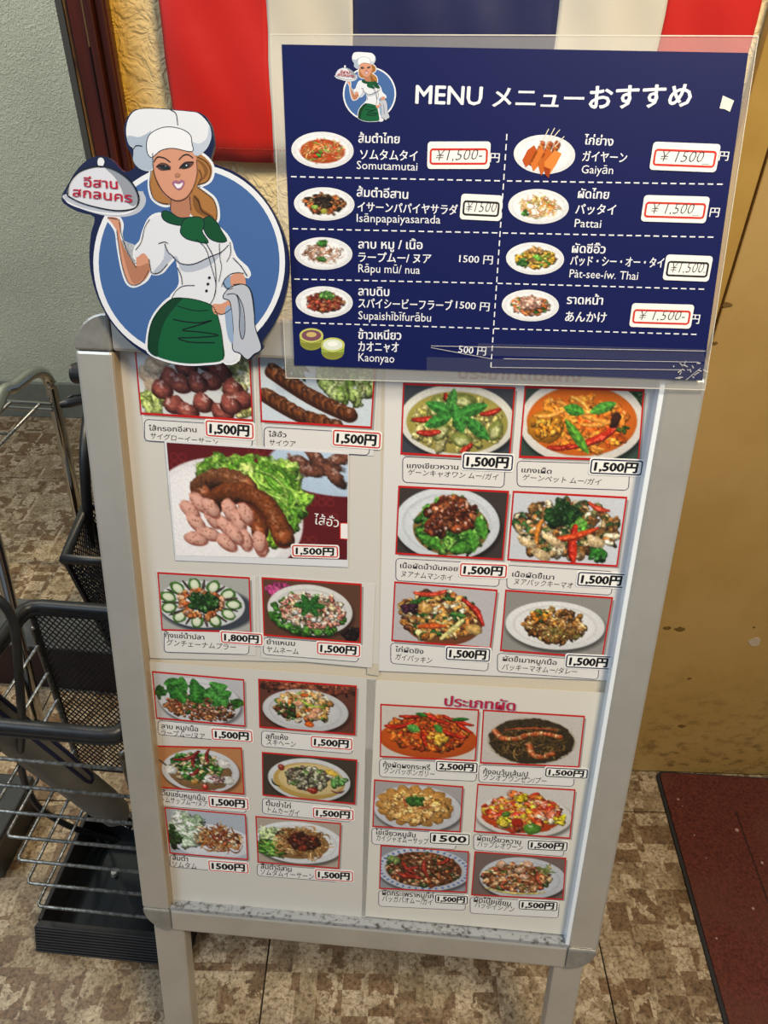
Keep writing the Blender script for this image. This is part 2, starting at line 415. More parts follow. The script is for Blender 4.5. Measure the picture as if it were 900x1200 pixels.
def dish(i, c):
    """paint dish number i onto canvas c"""
    A = c.asp
    if i == 1:      # brown round sausages with garlic and cabbage
        c.heap(A * .85, .3, .3, .3, ['d8dcc0', 'c4cf98', 'b7c27a'], 30, .13, 2.4, kind='l'); c.heap(A * .12, .8, .15, .15, ['a6b56a', '8fa24c'], 8, .1)
        c.heap(A * .9, .75, .15, .2, ['c9c68c', 'b2b064'], 8, .1)
        for x, y in ((.1, .42), (.16, .3), (.22, .18), (.14, .55)): c.ell(A * x, y, .15, .13, 'd9bfa2', .4, .3)
        for x, y in ((.25, .12), (.34, .15), (.19, .1)): c.ell(A * x, y, .11, .07, 'a8281e', .9, .4, hi=.5)
        for x, y in ((.5, .14), (.62, .18), (.43, .28), (.73, .33), (.28, .45), (.2, .62), (.38, .52), (.83, .55), (.64, .45), (.52, .5), (.3, .83), (.56, .78), (.9, .7), (.73, .9), (.42, .92), (.8, .78)):
            c.ell(A * x + .02, y + .03, .16, .125, '3c1410', 0, 0); c.ell(A * x, y, .155, .12, '9a4e42', x * 7 % 2 - .5, .5, hi=.45)
            c.ell(A * x - .03, y + .03, .04, .02, 'a86050', 0, 0)
    elif i == 2:    # two grilled herb sausages with lettuce
        c.heap(A * .78, .3, .38, .3, ['a8c46a', 'c4d98c', '86aa48', 'b7d07a'], 60, .12, 1.6, sh=.5); c.heap(A * .33, .22, .12, .14, ['4c6a2c', '37521e'], 20, .08, 4)
        for (x0, y0, x1, y1, b) in ((.12, .28, .8, .82, -.05), (.06, .62, .68, 1.0, -.06)):
            for k in range(26):
                t = k / 25; bx = A * (x0 + (x1 - x0) * t); by = y0 + (y1 - y0) * t + b * math.sin(3.14 * t) * -1
                c.ell(bx, by + .03, .12, .1, '3a1c0c', 0, 0); 
            for k in range(26):
                t = k / 25; bx = A * (x0 + (x1 - x0) * t); by = y0 + (y1 - y0) * t + b * math.sin(3.14 * t) * -1
                c.ell(bx, by, .105, .09, ['8a4a22', '6e3818', '96562a', '5a2c14'][k % 4], .4, .55, hi=.25)
                if k % 4 == 0: c.strand(bx - .06, by - .08, bx + .05, by + .07, .012, '3c1c0e', .1)
    elif i == 3:    # big sausage plate on a burgundy print
        for X, Y in ((.06, .15), (.5, .05), (.78, .42), (.88, .42), (.78, .85), (.9, .62)):
            for q in range(4): c.ell(A * X + (q % 2 - .5) * .07, Y + (q // 2 - .5) * .07, .035, .035, '7a2424', .78, 0); c.ell(A * X + (q % 2 - .5) * .07, Y + (q // 2 - .5) * .07, .025, .025, '5c1418', .78, 0)
        c.ell(A * .98, .12, .62, .27, 'b9cfe6', 0, .05)
        c.ell(A * .30, .66, .60 * 1.1, .56, 'e9e6ea', 0, .05); c.ell(A * .28, .66, .54 * 1.1, .5, 'f1eff2', 0, .03)
        for (x, y, a) in ((.74, .1, .4), (.82, .04, 1.2), (.9, .12, .3), (.95, .05, -.4), (.8, .17, .1), (.93, .2, .9)): c.ell(A * x, y, .13, .06, '7a4a38', a, .5, hi=.3)
        c.heap(A * .44, .22, .4, .12, ['7cb03a', '9ccc50', '5c9228', 'b4d66c'], 60, .08, 1.5, sh=.5); c.heap(A * .62, .45, .2, .28, ['6ca82e', '8cc044', '4a8420', 'a4cc54'], 70, .075, 1.8, sh=.5)
        c.heap(A * .58, .45, .12, .25, ['98c850', '5e9a28'], 40, .14, kind='s', ang=1.0); c.heap(A * .56, .8, .09, .08, ['9cc43c', '7cac2c'], 16, .06)
        def link(p, r, col):
            q = catmull(p, 10, False)
            for b_ in q: c.ell(b_[0] * A, b_[1] + .02, r, r, '5a2410', 0, 0)
            for k, b_ in enumerate(q): c.ell(b_[0] * A, b_[1], r * .95, r * .95, col if k % 3 else np.clip(c.c(col) * 1.08, 0, 1), 0, .7, hi=.22)
        link([(.17, .36), (.25, .28), (.35, .28), (.44, .34)], .085, 'a8633a'); link([(.16, .45), (.2, .42)], .07, '9c5632')
        link([(.45, .6), (.5, .68), (.5, .75)], .07, 'b85c2a')
        link([(.24, .5), (.3, .42), (.42, .4), (.52, .47), (.59, .6), (.64, .8)], .088, 'a85526')
        for (x, y, a) in ((.1, .57, .9), (.16, .5, .9), (.13, .68, .9), (.2, .78, .3), (.23, .63, 1.2), (.3, .7, 1.0), (.33, .55, 1.4), (.38, .66, 1.4), (.12, .83, .2), (.3, .86, .7), (.41, .83, 1.35), (.5, .88, 1.5), (.35, .78, 1.0), (.42, .58, 1.3), (.22, .54, 1.0), (.49, .84, 1.5)):
            c.ell(A * x + .01, y + .015, .105, .06, '8a4a3c', a, 0); c.ell(A * x, y, .1, .055, 'dc9c8a', a, .2); c.ell(A * x, y, .085, .042, 'e6ae9c', a, .15)
            for _ in range(5): c.ell(A * x + c.r.normal() * .03, y + c.r.normal() * .02, .006, .006, '8c5a44', 0, 0)
    elif i == 4:    # raw prawns with bitter gourd slices
        c.ell(A * .52, .6, .75, .42, '3a4048', 0, 0, .05); c.plate(A * .46, .52, .68, .42, 'e4e6ea', shadow=False)
        for k in range(11):
            t = k / 11 * 6.283; x = A * .45 + .52 * math.cos(t); y = .5 + .33 * math.sin(t)
            c.ell(x, y, .13, .1, '4c7a34', t, .2); c.ell(x, y, .09, .065, 'dfe8cc', t, .1)
            c.strand(A * .45 + .28 * math.cos(t + .28), .5 + .2 * math.sin(t + .28), A * .45 + .6 * math.cos(t + .28), .5 + .42 * math.sin(t + .28), .018, '3a2c28')
        c.heap(A * .45, .5, .38, .26, ['c8743a', 'd88c4c', 'b85c2c', 'd9a080'], 70, .055, 1.6); c.heap(A * .48, .47, .22, .15, ['1c3a16', '2c5420', '16300f'], 40, .07, 1.8)
    elif i == 5:    # pink sour pork salad
        c.heap(A * .12, .15, .12, .12, ['c85a8c', 'a83c70'], 8, .1); c.heap(A * .9, .85, .1, .1, ['1c0f0c'], 8, .08)
        c.plate(A * .48, .5, .66, .44, 'e6e4e2'); c.heap(A * .46, .6, .58, .34, ['3f7a28', '5a9a38', '2c5a1c'], 90, .07, 1.5)
        c.heap(A * .5, .5, .5, .3, ['d88c78', 'e8a894', 'c87462', 'e8c8a8', 'f0e0cc'], 170, .05, 2.2); c.heap(A * .52, .46, .34, .2, ['f0e6d8', 'e0c090'], 26, .035, 1.1)
        for t in range(6): c.leaf(A * .48 + .13 * math.cos(t * 1.05), .42 + .10 * math.sin(t * 1.05), .24, .12, '2f6a2a', t * 1.05)
    elif i == 6:    # minced pork with a mound of mint
        c.plate(A * .5, .55, .76, .5, 'd8d8dc'); c.heap(A * .5, .68, .66, .27, ['8a4c28', 'a8643a', '6a381c', 'c08050', '4c2a16'], 230, .04, 1.7)
        c.heap(A * .5, .62, .5, .2, ['9c4a2a', '3f6a24', 'c08a70'], 40, .04)
        c.heap(A * .08, .45, .1, .12, ['2c5a1e'], 8, .07, kind='l'); c.heap(A * .92, .5, .08, .1, ['2c5a1e'], 8, .07, kind='l')
        for k in range(26): c.leaf(A * (.2 + .6 * c.r.random()), .1 + .42 * c.r.random(), .34, .19, ['2f6e28', '3f8632', '276020', '4c9440'][k % 4], c.r.random() * 6)
    elif i == 7:    # dry sukiyaki with prawns
        c.heap(A * .5, .08, 1, .1, ['6a3424', '8c5038'], 20, .2, 4, hi=0); c.plate(A * .48, .58, .76, .44, 'cfcfd2')
        c.heap(A * .47, .5, .5, .3, CRM + ['e0a060', 'c88848', '9c7c3c', '4c7a2c', 'd86a2c', 'e8b888'], 120, .075, 1.7); c.heap(A * .28, .6, .15, .15, ['2c4a1c', '5a2c1c'], 14, .06)
        for x, y in ((.6, .55), (.42, .42), (.55, .68)): c.ell(A * x, y, .1, .07, 'e8a47c', x * 5, .4, hi=.4)
        c.ell(A * .52, .86, .09, .06, 'd8601c', 0, .3); c.strand(A * .42, .35, A * .66, .48, .02, 'a8c040', .1)
        c.ell(A * .47, .26, .07, .04, 'd86420', 0, .3)
    elif i == 8:    # clear hot soup with dried chillies
        c.plate(A * .5, .55, .76, .5, 'd9dade'); c.ell(A * .5, .6, .62, .4, '8c6a44', 0, .2); c.strand(0, .3, .22, .5, .014, '403830')
        c.heap(A * .45, .48, .5, .33, ['3f7a2c', '5a9440', '2a5a20', 'e0dcd0', 'c8b088', 'b8a070', '244c1a'], 80, .085, 1.5)
        for x, y in ((.15, .55), (.78, .35), (.82, .72), (.62, .72)): c.ell(A * x, y, .13, .1, 'dcdad4', .3, .2)
        for x0, y0, x1, y1 in ((.5, .1, .42, .45), (.62, .05, .6, .35), (.38, .65, .48, .5), (.2, .3, .48, .1)): c.strand(A * x0, y0, A * x1, y1, .032, '7c1c18', .15, .5)
        c.ell(A * .55, .9, .07, .07, 'b83424', 0, .4, hi=.5); c.ell(A * .42, .82, .08, .08, 'c08a3c', 0, .4, hi=.3); c.heap(A * .7, .72, .14, .1, ['a07878', 'c09c9c'], 14, .04)
    elif i == 9:    # coconut chicken soup
        c.plate(A * .5, .55, .78, .5, 'd6d8da'); c.ell(A * .5, .57, .68, .42, 'c8a458', 0, .15); c.ell(A * .52, .53, .62, .36, 'd8c088', 0, .1)
        c.heap(A * .48, .5, .42, .25, ['8a8c70', 'a8a488', '4c4438', 'c8c4b0', '5a7a3c', '6a5a50'], 80, .075, 1.9); c.heap(A * .8, .5, .12, .12, ['5a9448', '77a864'], 10, .07)
        c.ell(A * .2, .3, .07, .07, '9c3424', 0, .4, hi=.4); c.ell(A * .54, .78, .11, .075, '9c2c1c', 0, .4, hi=.4); c.ell(A * .74, .34, .12, .06, 'd9b448', .4, .2)
        c.strand(A * .55, .35, A * .5, .65, .02, '3a3030', .2); c.strand(A * .75, .75, A * .88, .72, .02, '5a2c34', .2); c.strand(A * .1, .6, A * .18, .75, .02, '2c3c20', .2)
    elif i == 10:   # papaya salad with cabbage
        c.heap(A * .15, .62, .2, .2, ['2c4a24', '1c3418'], 20, .09, 1.4); c.ell(A * .55, .66, .72, .38, 'dfe2ea', 0, .08)
        c.heap(A * .26, .45, .26, .32, ['b8ccb0', 'd0dec8', '9cb890', 'e2eadc'], 34, .15, 1.5, sh=.35); c.heap(A * .08, .6, .08, .2, ['24401c'], 12, .07)
        c.heap(A * .65, .58, .36, .26, ['c88a48', 'a8642c', '8a4420', 'd9a868', '6a3018', 'b89c70'], 150, .1, kind='s'); c.heap(A * .74, .55, .2, .14, ['7a2c1c', 'a85c38', 'd8b898'], 30, .05)
    elif i == 11:   # isan papaya salad with cucumber
        c.plate(A * .5, .5, .78, .46, 'e6e8ec'); c.ell(A * .45, .52, .6, .34, '8c6a40', 0, .1)
        c.heap(A * .17, .35, .16, .14, ['b8d090', 'd0e0b0'], 12, .1, 2); c.heap(A * .15, .66, .2, .16, ['5a9a34', '3a7420', '8cbc54', '234c14'], 26, .12, 3.5, ang=.4)
        c.heap(A * .55, .5, .44, .28, ['b88c54', '8c5a2c', 'd0a870', '6a3c1c', 'a07848'], 150, .11, kind='s'); c.heap(A * .57, .45, .25, .16, ['5a1c14', '3a120c', '7a2c1c', '2c1410'], 60, .06)
    elif i == 12:   # green curry
        c.plate(A * .5, .5, .8, .52, 'e8e6dc'); c.ell(A * .5, .52, .7, .44, 'b0a450', 0, .15); c.heap(A * .5, .55, .6, .34, ['b8b068', '98944c', 'c8c080', 'a89c58'], 60, .1, 1.8, sh=.3)
        for x, y in ((.3, .3), (.55, .2), (.7, .6), (.36, .65), (.55, .75), (.85, .6)): c.ell(A * x, y, .16, .1, '8a9448', x * 6, .35, hi=.2); c.ell(A * x, y + .02, .1, .05, 'c4c88c', x * 6, .2)
        for x0, y0, x1, y1 in ((.1, .5, .3, .46), (.15, .68, .34, .66), (.72, .38, .88, .3), (.56, .93, .64, .82), (.38, .12, .42, .22)): c.strand(A * x0, y0, A * x1, y1, .038, 'b02a18', .06, .5)
        c.leaf(A * .44, .22, .38, .15, '4c9440', 1.75)
        for x, y, a, l in ((.36, .33, .35, .5), (.33, .5, -.4, .42), (.62, .33, -.35, .5), (.68, .58, .7, .5), (.48, .36, 1.4, .22), (.52, .52, 1.1, .3)): c.leaf(A * x, y, l, .18, '3f8a38', a)
    elif i == 13:   # red curry
        c.heap(A * .95, .1, .1, .3, ['1c3a1c', '2c4c24'], 14, .1); c.plate(A * .5, .46, .84, .62, 'e6e2dc'); c.ell(A * .5, .46, .74, .5, 'd96a18', 0, .12); c.heap(A * .5, .48, .62, .38, ['e67c22', 'd85c14', 'f09438', 'e88a2c'], 60, .1, 2, sh=.2)
        c.ell(A * .2, .55, .25, .23, 'd88a1c', .2, .4, hi=.2); c.heap(A * .2, .55, .2, .16, ['e8a83c', 'c87c18'], 20, .05)
        for x0, y0, x1, y1 in ((.45, .3, .8, .45), (.5, .5, .8, .4), (.1, .4, .35, .3), (.55, .3, .4, .12), (.3, .2, .7, .3), (.55, .75, .7, .85)): c.strand(A * x0, y0, A * x1, y1, .03, 'f0a040', .1)
        c.strand(A * .4, .84, A * .78, .55, .05, 'c02c14', .08, .5); c.strand(A * .24, .85, A * .42, .8, .035, 'a8240e', .1)
        c.ell(A * .78, .42, .07, .1, '3c2018', .3, .4); c.leaf(A * .43, .3, .3, .17, '4c9a34', .25); c.leaf(A * .67, .26, .38, .16, '55a03c', -.4); c.leaf(A * .47, .68, .62, .14, '5c9c30', .95)
        c.heap(A * .85, .55, .08, .06, ['3a5a1c'], 5, .03)
    elif i == 14:   # beef with greens in oyster sauce
        c.plate(A * .46, .52, .72, .54, 'dde3ea'); c.ell(A * .5, .58, .52, .4, '8c7038', 0, .15)
        c.heap(A * .5, .55, .44, .38, ['3c7a28', '5a9a3a', '255218', '7cb04c'], 70, .12, 2.2, sh=.5); c.heap(A * .5, .35, .32, .22, ['6a3018', '8a4422', '4a1e0e', 'a05c34'], 60, .09, 1.7, hi=.4)
        for x, y, a in ((.33, .8, .5), (.62, .85, -.4), (.7, .75, 1.3), (.78, .55, 1.2)): c.leaf(A * x, y, .36, .17, '4c9030', a)
        c.heap(A * .35, .58, .12, .1, ['5a2614', '7c3c20'], 10, .09, hi=.5)
    elif i == 15:   # drunken stir fry with long chillies
        c.heap(A * .48, .5, .68, .42, ['5a3c20', '8a6434', 'c8a878', '2c4c24', '3c6030', 'a87038', '6a6a40', 'e0d0b0'], 170, .085, 1.9, sh=.5)
        c.heap(A * .45, .3, .2, .14, ['24481c', '1c3a18'], 24, .08); c.heap(A * .62, .45, .1, .1, ['8cbc54', '5a9c38'], 16, .05); c.heap(A * .82, .85, .1, .08, ['2c6a24'], 12, .06)
        c.strand(A * .58, .45, A * .6, .97, .055, 'cc2c14', .04, .5); c.strand(A * .38, .66, A * .78, .46, .04, 'd04418', .06, .5); c.strand(A * .28, .4, A * .25, .72, .035, 'e0882c', .08, .5)
        for x, y in ((.4, .68), (.16, .72), (.78, .66), (.3, .9)): c.ell(A * x, y, .15, .07, 'dcc090', .5, .3, hi=.3)
        c.strand(A * .68, .1, A * .86, .2, .03, 'b8381c', .1)
    elif i == 16:   # chicken with ginger
        c.ell(A * .5, .6, .6, .42, '7a4424', 0, .1); c.heap(A * .45, .5, .58, .4, ['d8a050', 'e8c080', 'c0823c', 'b06a2c', '4c2c1c', 'f0e0b8', '2c5c24'], 150, .075, 1.6, sh=.45)
        c.strand(A * .68, .2, A * .9, .6, .04, 'b82c1c', -.1, .5); c.strand(A * .2, .15, A * .5, .08, .03, 'c83c24', .1); c.strand(A * .5, .9, A * .7, .55, .035, 'dcd488', 0, .2); c.strand(A * .26, .72, A * .52, .68, .035, 'd0581c', 0)
        c.strand(A * .58, .45, A * .72, .48, .025, '3c7a2c', 0); c.strand(A * .12, .4, A * .3, .22, .03, '2c6424', 0); c.ell(A * .32, .4, .12, .1, 'e0aa58', .4, .4, hi=.3); c.ell(A * .82, .7, .12, .09, 'e0b468', .4, .4)
        c.heap(A * .15, .42, .08, .06, ['3a1c2c'], 4, .09)
    elif i == 17:   # stir fried pork on an oval plate
        c.plate(A * .5, .52, .72, .4, 'ebebec'); c.heap(A * .5, .52, .42, .26, ['a8702c', 'c89450', '7a4c1c', 'd8b070', '5a3414', '8c6a30'], 130, .07, 1.9, sh=.5, hi=.3); c.heap(A * .35, .38, .1, .08, ['d87c1c', '3c5a20'], 12, .05)
        c.heap(A * .5, .66, .34, .08, ['4c3010', '7c7030', '6a4018'], 30, .08, kind='s')
    elif i == 18:   # prawns in yellow curry powder
        c.ell(A * .5, .62, .78, .38, 'c85418', 0, .15); c.heap(A * .48, .5, .62, .33, ['d8641c', 'c04814', 'e88830', 'b83c14', 'a84c1c'], 150, .07, 1.7, sh=.45)
        for x0, y0, x1, y1 in ((.05, .4, .3, .35), (.1, .45, .35, .28), (.55, .35, .85, .55), (.65, .15, .95, .3), (.45, .12, .7, .3), (.2, .2, .45, .15), (.44, .5, .48, .75), (.75, .2, .95, .45)): c.strand(A * x0, y0, A * x1, y1, .032, 'b8240e', .06, .6)
        c.heap(A * .6, .6, .14, .1, ['e8b448', 'd8a030'], 14, .06); c.leaf(A * .34, .42, .22, .16, '5aa048', .4); c.leaf(A * .6, .4, .2, .12, '4c9038', .9); c.leaf(A * .82, .2, .3, .08, '2c6424', -.1); c.leaf(A * .42, .15, .2, .08, '2c7024', .2)
    elif i == 19:   # clay pot prawns with glass noodles
        c.ell(A * .5, .54, .68, .46, 'b8ad98', 0, .1); c.ell(A * .5, .54, .66, .44, '3c3020', 0, .2); c.heap(A * .5, .56, .56, .34, ['4a3418', '5c4420', '2c2010', '6a5028', '38280f'], 160, .1, kind='s')
        for p in ([(.12, .38), (.2, .5), (.35, .5), (.46, .42), (.6, .38), (.78, .42)], [(.48, .6), (.52, .78), (.62, .84), (.72, .76)]):
            q = catmull([(a, b) for a, b in p], 5, False)
            for k, b_ in enumerate(q): c.ell(b_[0] * A, b_[1], .052, .048, 'c8602c' if k % 4 else 'e8a868', 0, .6, hi=.35)
        c.strand(A * .22, .35, A * .75, .3, .014, 'a84c24', -.05)
    elif i == 20:   # omelette
        c.plate(A * .5, .55, .74, .5, 'd0d2da'); 
        for k in range(16): t = k / 16 * 6.28; c.ell(A * .47 + .52 * math.cos(t), .5 + .32 * math.sin(t), .14, .11, 'c08a44', t, .3)
        c.ell(A * .47, .5, .54, .33, 'd09c54', 0, .2); c.heap(A * .47, .5, .5, .32, ['d8a860', 'c89048', 'dcb070', 'b88040'], 80, .08, 1.5, sh=.2); c.heap(A * .47, .38, .12, .1, ['2c5a24', '3f7430'], 16, .06)
        c.strand(A * .33, .32, A * .38, .55, .012, 'b8482c'); c.strand(A * .5, .55, A * .66, .48, .012, 'b8482c')
    elif i == 21:   # sweet and sour
        c.plate(A * .5, .6, .78, .44, 'e2ded8'); c.ell(A * .48, .6, .66, .36, 'd0481c', 0, .2); c.heap(A * .47, .5, .6, .34, ['e0642c', 'd04420', 'e8a030', 'e8c038', 'c83820', 'f0b898', 'e87c5c'], 110, .085, 1.4, sh=.4, hi=.5)
        for x, y in ((.3, .75), (.87, .62), (.46, .22)): c.heap(A * x, y, .08, .07, ['e8c420', 'f0d040'], 7, .07)
        c.ell(A * .6, .86, .14, .12, '5a9430', 0, .4, hi=.4); c.ell(A * .44, .75, .1, .1, 'b82818', 0, .4, hi=.5); c.ell(A * .32, .58, .07, .06, '5a8c34', 0, .4); c.ell(A * .4, .92, .06, .06, 'c83c20', 0, .4, hi=.6)
    elif i == 22:   # holy basil mince
        c.plate(A * .5, .5, .82, .52, 'c9ced8')
        for k in range(40): t = k / 40 * 6.28; c.ell(A * .5 + .76 * math.cos(t), .5 + .47 * math.sin(t), .03, .022, '5a74a8', t, 0)
        c.ell(A * .5, .5, .66, .42, '6a3c24', 0, .1); c.heap(A * .5, .5, .64, .4, ['7a3c20', '9c5830', '5a2814', 'b8906c', '2c4420', '4a2818'], 200, .05, 1.5)
        for x0, y0, x1, y1 in ((.25, .35, .4, .6), (.3, .6, .48, .7), (.5, .3, .55, .65), (.66, .35, .78, .2), (.3, .5, .42, .45), (.2, .6, .35, .7)): c.strand(A * x0, y0, A * x1, y1, .035, '9c281c', .1, .5)
        c.heap(A * .15, .3, .12, .1, ['3c6a2c', '8ca05c'], 10, .06)
    elif i == 23:   # eight treasure stir fry
        c.plate(A * .55, .55, .74, .5, 'c9ccd4'); c.heap(A * .48, .55, .56, .32, ['8a4c2c', 'a86a3c', '6a3c20', 'c88c5c', '4c5a28', 'd8b080', '9c3c24'], 140, .075, 1.8, sh=.5, hi=.3)
        for x, y in ((.5, .36), (.56, .5), (.3, .25), (.6, .2)): c.ell(A * x, y, .09, .07, 'e0b090', x * 6, .4, hi=.4)
        c.strand(A * .15, .82, A * .8, .85, .022, 'c8b464', .08); c.heap(A * .8, .3, .12, .1, ['b8a868', '6a7c34'], 14, .09, 3, kind='s')
        c.strand(A * .7, .4, A * .75, .65, .03, 'b0482c', .1, .5)
    c.grain(.03)


def dish_menu(i, c):
    A = c.asp; cx = A * .5
    c.ell(cx, .5, .5 * A, .5, 'e9ebf0', 0, .08, .001); c.ell(cx, .5, .44 * A, .42, 'dcdfe6', 0, .03); c.ell(cx, .51, .42 * A, .4, 'eceef2', 0, .03)
    P = {0: (['c8a060', 'e0c890', 'b05020', '7aa040', 'd8783c', 'c83018'], 's'), 1: (['7a4a28', '3c2418', 'a87040', 'd8b070', 'b86030', '202020'], 'e'),
         2: (['a8785c', '8a5a40', 'c89880', '6a4430', 'c0a088'], 's'), 3: (['7a2c20', '9c4030', '5a1c14', '8a5a38'], 'e'),
         6: (['e0a850', 'd08838', 'e8c880', 'a8b050', 'c86830'], 's'), 7: (['d8a838', 'c89030', '3c6a28', 'e0c060', '8a6434'], 'e'), 8: (['b89080', 'd0a898', '3c7030', 'd8783c', 'a87868'], 'e')}
    if i == 0: c.ell(cx, .53, .36 * A, .33, 'b04a1c', 0, .1)
    if i in P:
        pal, k = P[i]; c.heap(cx, .5, .33 * A, .27, pal, 110, .1 if k == 's' else .085, 1.8, kind=k, sh=.45)
    if i == 0: c.heap(cx * .85, .62, .1, .08, ['c82c18', '3c8a2c'], 6, .06)
    if i == 1: c.heap(cx, .42, .25, .16, ['241c18', '3c2c20'], 20, .08); c.ell(cx, .72, .09, .09, 'b8b848', 0, .4); c.ell(cx * .7, .6, .1, .07, '8cac4c', 0, .3)
    if i == 2: c.heap(cx * .95, .18, .12, .08, ['4c9038', '3c7a2c'], 14, .07); c.leaf(cx * .95, .68, .3, .18, '3c6a30', .2)
    if i == 3: c.heap(cx * 1.1, .28, .2, .12, ['4c8038', '6aa04c'], 20, .06)
    if i == 6: c.heap(cx * .55, .7, .06, .06, ['3c7a2c'], 4, .07)
    if i == 7: c.heap(cx * .6, .65, .12, .1, ['2c5a24', '3f7430'], 10, .09); c.heap(cx * 1.1, .5, .1, .06, ['6aa83c'], 5, .09); c.heap(cx * 1.1, .25, .22, .06, ['9c7444', 'b08c58'], 10, .1, 2)
    if i == 8: c.heap(cx * 1.2, .6, .3, .16, ['2c5a24', 'd8602c', 'e88040'], 16, .09); c.heap(cx, .42, .3, .18, ['b89080', 'd0a898', 'a87868'], 40, .1, 2.2)
    if i == 5:     # grilled chicken
        for k in range(3):
            for q in range(9): c.ell(cx - .28 + k * .2 + q * .03, .75 - q * .065, .09, .07, ['c8682c', 'd8843c', 'b04c1c'][q % 3], .8, .5, hi=.3)
        c.heap(cx * .55, .66, .08, .08, ['6a2c18', '4c1c10'], 8, .07)
    c.grain(.03)


def lin_arr(a): return np.where(a <= .04045, a / 12.92, ((a + .055) / 1.055) ** 2.4)


def sample(cv, x, y):
    fx = np.clip(x * cv.w - .5, 0, cv.w - 1.001); fy = np.clip(y * cv.h - .5, 0, cv.h - 1.001); ix = fx.astype(int); iy = fy.astype(int); u = (fx - ix)[..., None]; v = (fy - iy)[..., None]
    a = cv.a; return lin_arr((a[iy, ix] * (1 - u) + a[iy, ix + 1] * u) * (1 - v) + (a[iy + 1, ix] * (1 - u) + a[iy + 1, ix + 1] * u) * v)


def quad_uv(q, x, y):
    q = np.array(q)     # TL TR BR BL
    return (q[0][None] * ((1 - x) * (1 - y))[:, None] + q[1][None] * (x * (1 - y))[:, None] + q[2][None] * (x * y)[:, None] + q[3][None] * ((1 - x) * y)[:, None])


def print_grid(mb, q, cv, nx, ny, z):
    xs, ys = np.meshgrid(np.linspace(0, 1, nx), np.linspace(0, 1, ny)); xs = xs.ravel(); ys = ys.ravel()
    p = quad_uv(q, xs, ys); col = sample(cv, xs, ys)
    vs = np.column_stack([p, np.full(len(p), z)]).tolist()
    fs = [(j * nx + i, (j + 1) * nx + i, (j + 1) * nx + i + 1, j * nx + i + 1) for j in range(ny - 1) for i in range(nx - 1)]
    mb.add(vs, fs, [tuple(c) for c in col])


# ------------------------------------------------------------------ setting
W1 = on_z((740, 900)); W2 = on_z((900, 905)); WD = W2 - W1; WD /= np.linalg.norm(WD); WN = np.array([WD[1], -WD[0], 0.])   # WN faces the viewer
def wall_pt(p, off=0.0): return on_plane(p, W1 + WN * off, WN)
def wall_s(p, off=0.0): return float((wall_pt(p, off) - W1) @ WD)
def wfr(p): v = W1 + WD * p[0] + WN * p[1]; return (v[0], v[1], p[2])
H_TOP = 2.3
sJ = wall_s((144, 100)); sJ0 = wall_s((84, 100), .012); sF = wall_s((889, 50)); sSeam = wall_s((877, 260), .012)
VINYL = vinyl()
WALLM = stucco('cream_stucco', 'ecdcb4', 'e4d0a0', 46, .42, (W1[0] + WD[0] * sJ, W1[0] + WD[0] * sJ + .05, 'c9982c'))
GREENW = stucco('grey_green_plaster', 'c6c8b2', 'bcbfa9', 75, .42)
wl = MB().box((sJ - .02, -.10, 0), (sF + .02, 0, H_TOP), fr=wfr).build('wall_back', WALLM); wl['kind'] = 'structure'
YEL = noisy('yellow_painted_metal', 'b4945a', 'ac8c50', 6, .4, .05)
def dirt(m, c, zhi, amount):
    g = NT(m); p = g.pos(); sx = g.n('SeparateXYZ'); g.l(p, sx.inputs[0])
    mr = g.n('MapRange', i_From_Min=0.0, i_From_Max=zhi, i_To_Min=amount, i_To_Max=0); g.l(sx.outputs[2], mr.inputs[0])
    mp = g.n('Mapping'); g.l(p, mp.inputs[0]); mp.inputs['Scale'].default_value = (1, 1, 1.5)
    nn = g.noise(mp.outputs[0], 42, 5, .7); r = g.ramp(nn, [(.5, '000000'), (.66, 'ffffff')])
    mu = g.n('Math', operation='MULTIPLY'); g.l(mr.outputs[0], mu.inputs[0]); g.l(r, mu.inputs[1])
    src = g.b.inputs['Base Color'].links[0].from_socket
    g.l(g.mix(mu.outputs[0], src, c), g.b.inputs['Base Color'])
dirt(YEL, '4c3a1c', .28, .75)
tr = MB().box((sF, -.02, 0), (sSeam - .002, .012, H_TOP), fr=wfr).build('trim_2', noisy('pale_yellow_painted_casing', 'b08c46', 'a6823c', 7, .4, .04), edge=.002); tr['kind'] = 'structure'
MB().tube([wfr((sSeam - .014, .0125, wall_pt((892, 82), .012)[2])), wfr((sSeam - .014, .0128, wall_pt((892, 82), .012)[2]))], .0018, 8).build('screw_hole', BLACKP, tr)
sE = sSeam + .9
dr = MB().box((sSeam + .002, -.03, .004), (sE, .008, H_TOP), fr=wfr).build('door_1', YEL, edge=.0015); dr['kind'] = 'structure'
SMUDGE = mat('dark_scuff', '6c5220', .7)
def spot(px, py, r, nm, m, parent, asp=.6):
    c = wall_pt((px, py), .0084); s0 = (c - W1) @ WD
    poly = [(s0 + r * (1 + .3 * random.uniform(-1, 1)) * math.cos(a), c[2] + r * asp * (1 + .3 * random.uniform(-1, 1)) * math.sin(a)) for a in np.linspace(0, 6.283, 11)[:-1]]
    b = MB(); b.add([wfr((x, .0082, z)) for x, z in poly] + [wfr((x, .0088, z)) for x, z in poly], [tuple(range(10, 20)), *[(i, (i + 1) % 10, (i + 1) % 10 + 10, i + 10) for i in range(10)]])
    return b.build(nm, m, parent)
for px, py, r in ((782, 736, .005), (797, 737, .0065), (852, 357, .005), (838, 402, .003), (799, 851, .006), (808, 795, .003), (884, 735, .002), (855, 70, .003)):
    spot(px, py, r, 'scuff', SMUDGE, dr)
spot(885, 752, .009, 'clear_sticker_scrap', clear_film('torn_clear_sticker', .35), dr, .8)

